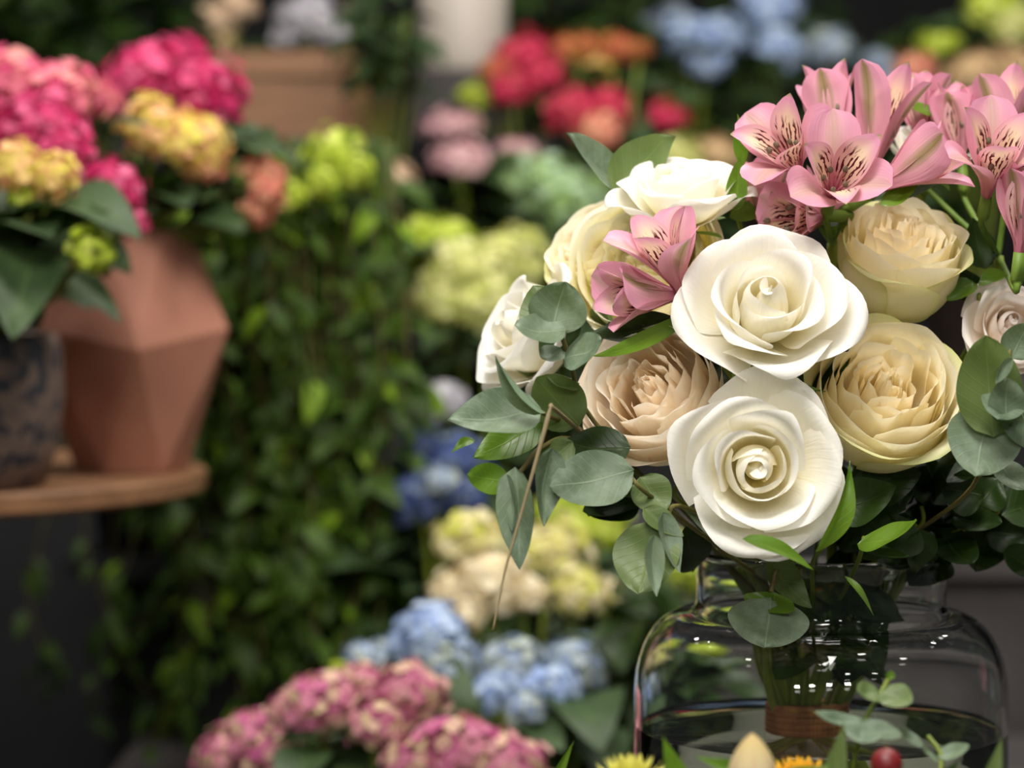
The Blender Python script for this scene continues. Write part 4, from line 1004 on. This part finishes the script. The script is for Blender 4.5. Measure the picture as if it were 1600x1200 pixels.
BUDM = petal_mat('bud_tepal', [(0, C(180, 190, 90)), (.5, C(232, 214, 176)), (1, C(206, 206, 110))], edge=(C(214, 150, 140), 3, .5))
for k in range(6):
    a = k * 1.0472; b = P(1175, 1262, FD - .02); V = []; U = []
    for j in range(13):
        v = j / 12; rr = .0075 * (math.sin(math.pi * min(1, .1 + v * .9)) ** .8) + .0004
        for i in range(5):
            u = (i - 2) / 2; V.append(b + np.array([math.cos(a + u * .56), math.sin(a + u * .56), 0]) * rr * (1 + .06 * (1 - u * u)) + np.array([0, 0, .026 * v])); U.append(((u + 1) / 2, v))
    part('tepal', V, grid_faces(5, 13), BUDM, T, U)
fstem(T, P(1175, 1262, FD - .02))
BERRY = plain('red_berry', C(96, 20, 24), .4, .4, 0, 40, C(124, 34, 34))
T = thing('hypericum_berry', 'dark red shiny berry at the bottom edge in front of the vase', 'berry', P(1385, 1222, FD - .01), FG)
c = P(1385, 1195, FD - .01); R = 25 * FD / F
V, Fc, U = lathe([(R * math.cos(a) + 1e-5, R * 1.05 * math.sin(a)) for a in np.linspace(-1.57, 1.57, 14)], c, 24); part('fruit', V, Fc, BERRY, T, U)
V, Fc, U = tube([c + np.array([0, 0, R]), c + np.array([0, 0, R * 1.3])], [.0008, .0002], 6); part('tip', V, Fc, STEMB, T, U)
for k in range(4):
    a = k * 1.57 + .4; b = c - np.array([0, 0, R]); V, Fc, U = leaf_geo(b, b + np.array([math.cos(a), math.sin(a), .1]) * R * 1.5, R * .9, np.array([0, 0, 1.0]), shape='egg', nu=5, nv=7); part('sepal', V, Fc, BUD, T, U)
fstem(T, c - np.array([0, 0, R]))
sprig('eucalyptus_sprig', 'small eucalyptus twig standing up in front of the water in the vase', 'eucalyptus',
      [(1388, 1062, .90), (1372, 1090, .895), (1350, 1130, .89), (1330, 1215, .89), (1320, 1330, .90)],
      [L_((1378, 1080, .893), (1425, 1098, .885), 52, (.2, .5, .8), mat=EUCD), L_((1374, 1082, .893), (1340, 1080, .885), 44, (-.3, .5, .8), mat=EUCD),
       L_((1390, 1062, .9), (1392, 1048, .9), 16, (.2, .5, .8), mat=BRIGHT), L_((1352, 1128, .89), (1272, 1112, .88), 36, (-.1, .8, .6)), L_((1350, 1135, .885), (1345, 1160, .87), 60, (0, .7, .7)), L_((1345, 1130, .885), (1410, 1150, .88), 36, (0, .7, .7))],
      EUC, STEM, .0009, 'eucalyptus twigs of the near arrangement', False)
sprig('eucalyptus_sprig', 'small eucalyptus twig at the bottom right in front of the vase', 'eucalyptus', [(1450, 1150, .90), (1470, 1180, .895), (1465, 1230, .89), (1450, 1330, .89)],
      [L_((1440, 1158, .9), (1402, 1142, .89), 36, (0, .7, .7)), L_((1465, 1180, .895), (1515, 1165, .89), 30, (0, .7, .7)), L_((1465, 1185, .895), (1440, 1165, .885), 28, (0, .7, .7))],
      EUC, STEM, .0009, 'eucalyptus twigs of the near arrangement', False)
gl = 'leaf blades of the near arrangement'
for lab, b, t, w, mt, n_ in (('green leaf blade left of the lily bud at the bottom edge', (1085, 1290, FD), (1036, 1150, FD), 44, BRIGHT, (.2, .1, 1)),
                             ('low green leaf blade lying left of the lily bud', (1190, 1215, FD), (1085, 1180, FD), 26, BRIGHT, (0, .6, .8)),
                             ('green leaf blade between yellow flower and red berry', (1290, 1290, FD), (1318, 1130, FD), 44, EUCD, (-.4, .1, 1)),
                             ('thin green leaf tip at the bottom left of the vase', (850, 1260, .95), (897, 1158, .95), 18, BRIGHT, (.3, .1, 1)),
                             ('pale green leaf blade at the bottom right corner of the vase', (1530, 1300, FD), (1566, 1150, FD), 34, EUCD, (-.3, .1, 1)),
                             ('broad green leaf under the yellow flowers at the bottom', (1200, 1240, FD), (1300, 1195, FD), 44, BRIGHT, (0, .7, .7)),
                             ('green leaf at the bottom edge right of the red berry', (1440, 1260, FD), (1500, 1185, FD), 30, SALAL, (0, .7, .7))):
    T = thing('leaf_blade', lab, 'leaf', P(*b), gl)
    leaf(T, b, t, w, n_, mt, shape='lance', fold=.25, bend=.06); fstem(T, P(*b), r=.0012)
# the basket that holds the near arrangement, below the picture's edge
V, Fc, U = lathe([(.0005, 0), (.07, 0), (.085, .05), (.088, .05), (.088, .053), (.08, .053), (.07, .04), (.0005, .04)], (.10, P(0, 0, FD)[1] + .02, VASE_BASE), 40)
o = part('flower_bowl', V, Fc, TERRA, None, U); tag(o, 'dark bowl of the near arrangement in front of the vase', 'bowl')
